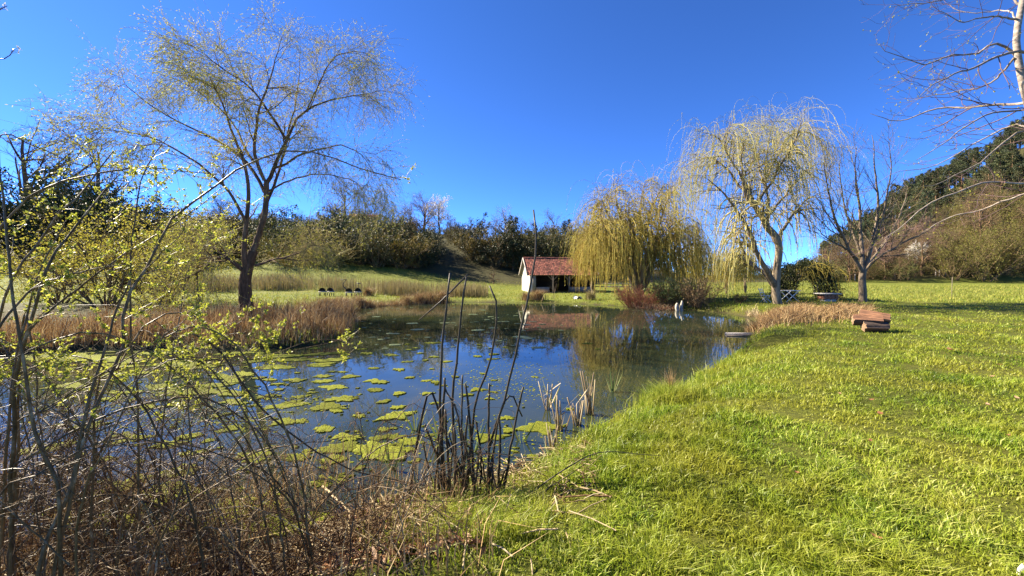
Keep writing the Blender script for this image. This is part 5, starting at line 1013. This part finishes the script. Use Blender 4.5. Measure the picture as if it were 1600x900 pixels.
def cattails():
    rng = np.random.default_rng(520)
    def stub(px, py, n, h, spread, lab, group=None, m='straw'):
        g = GP(px, py, WZ); g = np.array([g[0], g[1], WZ - .05]); r = empty('cattail_stub', g, lab, 'cattail', group)
        for k in range(n):
            a = rng.random() * 6.28; q = np.array([cos(a), sin(a), 0]) * spread * .3 * rng.random(); hh = h * rng.uniform(.5, 1.05); lean = np.array([rng.normal() * .16, rng.normal() * .12, 1]); mb = MB()
            if rng.random() < .55:
                c = np.stack([q, q + lean * hh * .5, q + lean * hh]); tubes(mb, c, np.array([.011, .010, .007]) * rng.uniform(.6, 1.2), 6, 0, rng.random(), cap=True)
            else:
                p1 = q + lean * hh; leaf_blade(mb, q, lean, hh, .022, rng, .02, rng.random())
                if rng.random() < .5: leaf_blade(mb, p1, [rng.normal(), rng.normal() * .6, -1.2], hh * .75, .016, rng, 0, rng.random())
            put('stem', mb.mesh('cattail_stem', MAT[m]), r)
    for px, py, n, h, lab in ((862, 700, 9, .42, 'pale cattail stub nearest the shore right of the dark canes'), (876, 672, 8, .55, 'thick pale cattail stub in the middle of the stub group'), (902, 665, 9, .50, 'pale cattail stub with crossing broken leaves'), (922, 648, 12, .68, 'tallest pale cattail stub, rightmost of the group'), (855, 640, 6, .55, 'thin cattail stub with two upright pale blades, farthest left of the group')):
        stub(px, py, n, h, .22, lab)
    # green iris tufts standing in the water
    def iris(px, py, n, h, lab, brown=.3):
        g = GP(px, py, WZ); g = np.array([g[0], g[1], WZ - .03]); r = empty('water_iris', g, lab, 'water plant')
        for k in range(n):
            mb = MB(); q = (k - (n - 1) / 2) / max(n - 1, 1); leaf_blade(mb, np.array([q * .06, rng.normal() * .02, 0]), [q * .9 + rng.normal() * .08, rng.normal() * .15, 1], h * rng.uniform(.75, 1.05), .026, rng, .01, rng.random()); put('leaf', mb.mesh('iris_leaf', MAT['iris']), r)
    iris(957, 612, 6, .50, 'fan of green iris blades standing alone in the water right of the stubs'); iris(650, 672, 5, .42, 'pointed iris blades in the water left of the dark canes'); iris(738, 705, 6, .55, 'iris blades among the dark canes'); iris(862, 628, 3, .50, 'three slim iris blades in the water above the stubs'); iris(612, 735, 5, .5, 'iris blades over the largest algae mat'); iris(690, 690, 5, .5, 'iris blades just left of the dark canes'); iris(815, 690, 4, .4, 'iris blades right of the dark canes')
    for k, (px, py, h) in enumerate(((470, 740, .55), (495, 745, .6), (520, 752, .5), (548, 748, .6), (430, 760, .5), (585, 770, .45), (400, 775, .5), (445, 800, .45), (505, 785, .5), (615, 758, .45), (640, 770, .4), (660, 742, .5))):
        g = GP(px, py, WZ); r = empty('cattail_stub', (g[0], g[1], WZ - .05), 'thin dry cattail stems at the water edge left of the dark canes', 'cattail', 'dry cattail stems left of the dark canes')
        for j in range(9): mb = MB(); leaf_blade(mb, np.array([rng.normal() * .09, rng.normal() * .07, 0]), [rng.normal() * .16, rng.normal() * .12, 1], h * rng.uniform(.5, 1.1), .012, rng, .03, rng.random()); put('stem', mb.mesh('dry_stem', MAT['straw' if rng.random() < .5 else 'sedge']), r)
    # fallen reed litter on the near bank
    N = 3300; px = rng.uniform(-60, 930, N); py = np.interp(px, [-60, 0, 300, 430, 560, 700, 830, 930], [860, 875, 905, 870, 795, 745, 715, 680]) + rng.gamma(2., 34, N)
    Y = (CAM_H - WZ) * FPX / (py - HOR); x = (px - 800) / FPX * Y; a = rng.random(N) * 6.28; L = .08 + .32 * rng.random(N) ** 1.6; z = np.maximum(H(x, Y), WZ) + .005 + .05 * rng.random(N)
    c0 = np.stack([x, Y, z], 1); d = np.stack([np.cos(a), np.sin(a), .18 * rng.normal(size=N)], 1); pts = np.stack([c0 - d * L[:, None] * .5, c0 + [0, 0, .012], c0 + d * L[:, None] * .5], 1); pts[:, :, 2] = np.maximum(pts[:, :, 2], WZ + .002)
    mb = MB(); k = rng.random(N) < .35; tubes(mb, pts[k], np.repeat((.003 + .004 * rng.random(k.sum()))[:, None], 3, 1), 4, 0); tubes(mb, pts[~k], np.repeat((.003 + .004 * rng.random((~k).sum()))[:, None], 3, 1), 4, 1)
    M_ = 2500; px = rng.uniform(-40, 760, M_); py = rng.uniform(800, 980, M_); Y = (CAM_H - WZ) * FPX / (py - HOR); x = (px - 800) / FPX * Y; k = shore_sd(x, Y) > 0; x, Y = x[k], Y[k]
    leaves(mb, rng, np.stack([x, Y, H(x, Y) + .03 * rng.random(len(x)) + .01], 1), np.stack([rng.normal(size=len(x)), rng.normal(size=len(x)), .3 * rng.normal(size=len(x))], 1), .05 + .06 * rng.random(len(x)), .035, 2, fold=True)
    tag(put('reed_litter', mb.mesh('reed_litter', [MAT['dead_stem'], MAT['straw'], MAT['dry_leaf']])), 'tangled dead reed litter on the near bank', None, None, 'stuff')
    N = 2600; x = rng.uniform(-4.6, -.1, N); Y = rng.uniform(1.5, 4.0, N); sd = shore_sd(x, Y); k = (sd > .12) & (rng.random(N) < .25 + .75 * (np.sin(x * 4) * np.sin(Y * 5 + x) > -.2)); x, Y = x[k], Y[k]; z = np.maximum(H(x, Y), WZ - .05)
    N = 2600; x2 = rng.uniform(-5.5, -2.0, N); Y2 = rng.uniform(2.0, 4.4, N); s2 = shore_sd(x2, Y2); k = (s2 > -.75) & (s2 < .6) & (np.sin(x2 * 5 + np.sin(Y2 * 4)) > -.1); x2, Y2 = x2[k], Y2[k]; n0 = len(x); x = np.concatenate([x, x2]); Y = np.concatenate([Y, Y2]); z = np.concatenate([z, np.full(len(x2), WZ - .04)])
    blades('dead_reeds', np.stack([x, Y, z], 1), np.where(np.arange(len(x)) < n0, .10 + .35 * rng.random(len(x)) ** 1.5, .25 + .5 * rng.random(len(x))), .005 + .007 * rng.random(len(x)), MAT['sedge'], rng, .7, .8, label='dead brown reeds and stalks under the brambles')
    N = 16000; px = rng.uniform(560, 1060, N); py = rng.uniform(620, 960, N); Y = (CAM_H - WZ) * FPX / (py - HOR); x = (px - 800) / FPX * Y; sd = shore_sd(x, Y); k = (sd > .05) & (sd < np.where(px < 860, 2.0, .75)) & (rng.random(N) < np.clip((px - 560) / 200, .12, 1)); x, Y = x[k], Y[k]
    blades('bank_grass', on_ground(x, Y), .07 + .15 * rng.random(len(x)) ** 1.5, .006, MAT['grass'], rng, .8, .6, (.1, -.05), label='longer green grass at the foot of the dark canes')
cattails()

def brambles():
    rng = np.random.default_rng(640)
    lf = MB()
    def sprays(mb, rng, c, n, size, lo=.3, mat=1):
        """small bunches of leaflets along a cane"""
        a, d = along(rng, c, n, (lo, 1)); 
        for j in range(3): leaves(mb, rng, a, d * .4 + rng.normal(size=a.shape) * .75 + [0, 0, .25], size * (.55 + .75 * rng.random(len(a))), size * .62, mat, None, True)
    def bush(label, canes, seed, nleaf, leaf_lo=.3, lsize=.019, ntw=9, tw=(.10, .45), twl=3, lz=1.1, extra=0, ex=(0, 0, 0, 0), low=1.0):
        rg = np.random.default_rng(seed); c0 = [P(*q) for q in canes[0][0]][0]; base = np.array([c0[0], c0[1], hz(c0[0], c0[1])]); r = empty('bramble_bush', base, label, 'bramble'); paths = []; rads = []
        for pts, rad in canes:
            q = [P(*p) for p in pts]; n = 26
            if pts[0][1] > 560:                             # rooted: carry the cane down to the soil
                f = q[0].copy(); s_ = q[0] - q[1]; f = f + s_ * .25; g = hz(f[0], f[1]); f[2] = g - .05
                if q[0][2] > g + .05: q = [f] + q
            c = spline(q, n); w = rg.normal(size=(n, 3)); w = (w + np.roll(w, 1, 0)) / 2; c = c + w * .004; rr = rad * (.35 + .75 * np.linspace(1, 0, n) ** .7); paths.append(c - base); rads.append(rr)
            mb = MB(); tubes(mb, c - base, rr, 7)
            tpos, td = along(rg, (c - base)[None], 34, (.02, .98)); th = rg.normal(size=tpos.shape); th = unit(th - (th * td).sum(1, keepdims=True) * td); ln = .005 + .004 * rg.random(len(tpos)); tubes(mb, np.stack([tpos, tpos + th * (rad * .8 + ln)[:, None]], 1), np.stack([np.full(len(tpos), .0022), np.full(len(tpos), .0004)], 1), 3)
            put('cane', mb.mesh('bramble_cane', MAT['cane_bark'], True), r)
        for k in range(extra):
            s = np.array([rg.uniform(ex[0], ex[1]), rg.uniform(ex[2], ex[3]), 0]); s[2] = hz(s[0], s[1]) - .03; h_ = rg.uniform(.6, 1.9) * low; a_ = rg.normal() * .7 + (pi if rg.random() < .2 else 0); re = rg.uniform(.5, 1.7); a_ = pi - a_ if s[0] + 1.1 * re * cos(a_) > -.58 * (s[1] + .5 * re * sin(a_)) else a_
            c = spline([s, s + [cos(a_) * re * .15, sin(a_) * re * .1, h_ * .55], s + [cos(a_) * re * .55, sin(a_) * re * .4, h_ * .95], s + [cos(a_) * re * 1.1, sin(a_) * re * .7, h_ * rg.uniform(.45, 1.0)]], 26) + rg.normal(size=(26, 3)) * .004
            rr = (.003 + .005 * rg.random() ** 2) * np.linspace(1.1, .35, 26); paths.append(c - base); rads.append(rr); mb = MB(); tubes(mb, c - base, rr, 6); put('cane', mb.mesh('bramble_cane', MAT['cane_bark'], True), r)
        P0 = np.stack(paths); R0 = np.stack(rads); p1, r1 = spawn(rg, P0, R0, ntw, (.15, 1), (25, 70), tw, 7, .12, (0, 0, .02), .5, .0018, .5, .2); cb = MB(); tubes(cb, p1, r1, 4, 0)
        p2, r2 = spawn(rg, p1, r1, twl, (.3, 1), (30, 70), (.05, .18), 4, .15, (0, 0, .03), .6, .0012, .5, .2); tubes(cb, p2, r2, 3, 0); put('twigs', cb.mesh('bramble_twigs', MAT['cane_bark'], True), r)['kind'] = 'stuff'
        lb = MB(); hi = p1[:, -1, 2] + base[2] > lz; sprays(lb, rg, p1[hi], nleaf, lsize, .4, 0); hi2 = p2[:, -1, 2] + base[2] > lz; sprays(lb, rg, p2[hi2], max(1, nleaf // 2), lsize * .9, .5, 0); hp = P0[:, -1, 2] + base[2] > .9
        if hp.any(): sprays(lb, rg, P0[hp], 5, lsize, .6, 0)
        put('foliage', lb.mesh('bramble_foliage', MAT['bramble_leaf']), r)['kind'] = 'stuff'
    bush('bramble with thick pale canes at the far left edge, arching towards the top', [
        ([(20, 720, 1.9), (30, 570, 1.9), (76, 416, 1.9), (104, 372, 2.0), (140, 324, 2.1), (178, 280, 2.2)], .009), ([(-10, 620, 2.0), (0, 490, 2.0), (30, 420, 2.0), (60, 380, 2.1), (92, 330, 2.1), (130, 300, 2.2), (178, 235, 2.3)], .008),
        ([(92, 800, 1.8), (78, 735, 1.8), (50, 650, 1.8), (35, 560, 1.8), (20, 450, 1.8), (8, 350, 1.8), (-2, 240, 1.8)], .0085), ([(-60, 480, 2.0), (10, 345, 2.1), (80, 290, 2.2), (184, 266, 2.4), (228, 262, 2.5), (340, 272, 2.7)], .006),
        ([(-40, 300, 2.3), (0, 214, 2.3), (60, 232, 2.4), (130, 258, 2.5), (200, 262, 2.6)], .004), ([(-30, 560, 1.7), (20, 480, 1.8), (70, 440, 1.9), (150, 420, 2.1), (240, 410, 2.3)], .005),
        ([(0, 860, 1.9), (15, 640, 1.9), (40, 500, 2.0), (55, 440, 2.0), (100, 350, 2.1)], .007)], 1, 9, .3, .018, extra=26, ex=(-3.3, -1.5, 1.7, 2.9))
    bush('bramble with parallel straight canes fanning up from the bottom left corner', [
        ([(60, 897, 1.75), (83, 827, 1.8), (110, 760, 1.85), (130, 667, 1.9), (150, 590, 1.95), (185, 480, 2.1), (204, 440, 2.15)], .0095), ([(85, 900, 1.8), (110, 787, 1.85), (133, 683, 1.9), (167, 600, 2.0), (192, 540, 2.1), (192, 472, 2.1), (224, 424, 2.2), (256, 368, 2.3), (276, 332, 2.35), (328, 298, 2.45), (372, 264, 2.5), (444, 237, 2.6), (500, 240, 2.7), (560, 262, 2.8), (628, 282, 2.85)], .0085),
        ([(215, 640, 2.2), (204, 520, 2.2), (204, 440, 2.2), (208, 368, 2.25), (218, 292, 2.3), (240, 244, 2.4), (262, 214, 2.4)], .006), ([(30, 560, 2.0), (52, 508, 2.0), (116, 456, 2.1), (192, 400, 2.2), (236, 372, 2.3), (300, 330, 2.4), (352, 290, 2.5)], .005),
        ([(120, 860, 1.7), (135, 760, 1.7), (165, 700, 1.7), (210, 600, 1.8), (260, 520, 1.9)], .005), ([(230, 897, 2.0), (260, 827, 2.0), (283, 767, 2.05), (298, 710, 2.1), (293, 633, 2.15), (296, 580, 2.2)], .006), ([(250, 720, 2.3), (262, 600, 2.4), (280, 500, 2.5), (290, 430, 2.6), (330, 370, 2.7)], .005)], 2, 9, .3, .018, extra=24, ex=(-2.8, -1.1, 1.9, 3.0))
    bush('bramble arching low over the water with few leaves', [
        ([(150, 620, 2.1), (187, 572, 2.2), (225, 511, 2.3), (261, 490, 2.4), (286, 488, 2.5), (310, 496, 2.6), (332, 517, 2.7), (354, 547, 2.7), (385, 620, 2.7), (420, 690, 2.7)], .006), ([(300, 520, 2.6), (345, 552, 2.6), (400, 630, 2.6), (460, 682, 2.6), (525, 722, 2.65), (590, 744, 2.7), (665, 758, 2.8)], .0065),
        ([(20, 760, 1.9), (43, 717, 1.9), (117, 673, 2.0), (200, 637, 2.1), (283, 620, 2.2), (333, 627, 2.3), (383, 657, 2.35), (423, 700, 2.4), (460, 793, 2.4), (483, 870, 2.4)], .0065), ([(330, 590, 2.7), (400, 560, 2.8), (450, 545, 2.9), (490, 532, 3.0), (550, 530, 3.1)], .004),
        ([(0, 690, 1.9), (60, 650, 2.0), (140, 600, 2.1), (230, 560, 2.3), (330, 560, 2.5), (400, 580, 2.6)], .005), ([(250, 850, 2.0), (300, 780, 2.1), (380, 735, 2.2), (430, 700, 2.3), (520, 690, 2.4)], .005), ([(-20, 800, 1.7), (60, 740, 1.8), (160, 690, 1.9), (240, 690, 2.0), (330, 720, 2.1), (400, 790, 2.2)], .005)], 3, 5, .3, .017, ntw=10, extra=22, ex=(-2.9, -1.2, 2.0, 3.0), low=.5)
    # shaded thicket of thinner canes low on the bank
    for bi, (x0, x1, y0, y1, n, lab, nl) in enumerate(((-120, 130, 780, 960, 60, 'dense low bramble thicket in the bottom left corner', 3), (100, 330, 820, 980, 60, 'dense low bramble thicket between the left canes and the bare bank', 3), (320, 620, 840, 1000, 44, 'sparse dry bramble thicket along the bottom left of the cane clump', 1), (-150, 180, 640, 820, 34, 'thin bramble stems rising behind the thick left canes', 5))):
        cs = []
        for k in range(n):
            px = rng.uniform(x0, x1); py = rng.uniform(y0, y1); Y = min(max((CAM_H + .45) * FPX / (py - HOR), 1.75), 3.3); s = P(px, py, Y); s[2] = hz(s[0], s[1]); h = rng.uniform(.2, 1.2) * (1.1 if bi in (0, 3) else .8); a = rng.normal() * 1.0 + (pi if rng.random() < .3 else 0); reach = rng.uniform(.4, 1.5)
            q = [s, s + [cos(a) * reach * .25, sin(a) * reach * .2, h * .65], s + [cos(a) * reach * .65, sin(a) * reach * .5, h], s + [cos(a) * reach * 1.1, sin(a) * reach * .8, h * rng.uniform(.45, .95)]]
            cs.append(q)
        rg = np.random.default_rng(900 + bi); base = cs[0][0].copy(); r = empty('bramble_thicket', base, lab, 'bramble'); paths = []; rads = []
        for q in cs:
            c = spline(q, 16) + rg.normal(size=(16, 3)) * .006; rr = rg.uniform(.0025, .0055) * np.linspace(1.1, .4, 16); paths.append(c - base); rads.append(rr); mb = MB(); tubes(mb, c - base, rr, 5); put('cane', mb.mesh('thicket_cane', MAT[['cane_bark', 'dead_stem', 'pale_stem'][int(rg.random() * 2.6)]], True), r)
        P0 = np.stack(paths); R0 = np.stack(rads); p1, r1 = spawn(rg, P0, R0, 12, (.1, 1), (25, 75), (.10, .5), 5, .15, (0, 0, -.01), .55, .0014, .5, .2); cb = MB(); tubes(cb, p1, r1, 4); p2, r2 = spawn(rg, p1, r1, 2, (.2, 1), (30, 70), (.06, .24), 3, .2, (0, 0, 0), .6, .001, .5, .2); tubes(cb, p2, r2, 3); put('twigs', cb.mesh('thicket_twigs', MAT['dead_stem'], True), r)['kind'] = 'stuff'
        lb = MB(); hi = p1[:, -1, 2] + base[2] > .75; sprays(lb, rg, p1[hi], nl, .018, .4, 0)
        if lb.n: put('foliage', lb.mesh('thicket_foliage', MAT['bramble_leaf']), r)['kind'] = 'stuff'
    # a leafy low spray hanging over the algae band
    bush('leafy bramble spray with bright rounded leaves hanging in front of the left bank', [([(280, 640, 2.6), (320, 560, 2.7), (350, 510, 2.8), (390, 500, 2.9), (420, 525, 3.0)], .004), ([(290, 650, 2.6), (340, 540, 2.7), (370, 505, 2.7), (410, 490, 2.8), (425, 500, 2.8)], .0035), ([(250, 640, 2.5), (300, 560, 2.6), (340, 530, 2.7), (380, 520, 2.7), (440, 545, 2.8)], .0035), ([(300, 660, 2.6), (380, 600, 2.7), (430, 560, 2.8), (470, 545, 2.9), (545, 530, 3.0)], .0035)], 5, 8, .3, .027, 10, (.08, .3), 3, lz=.8)
brambles()
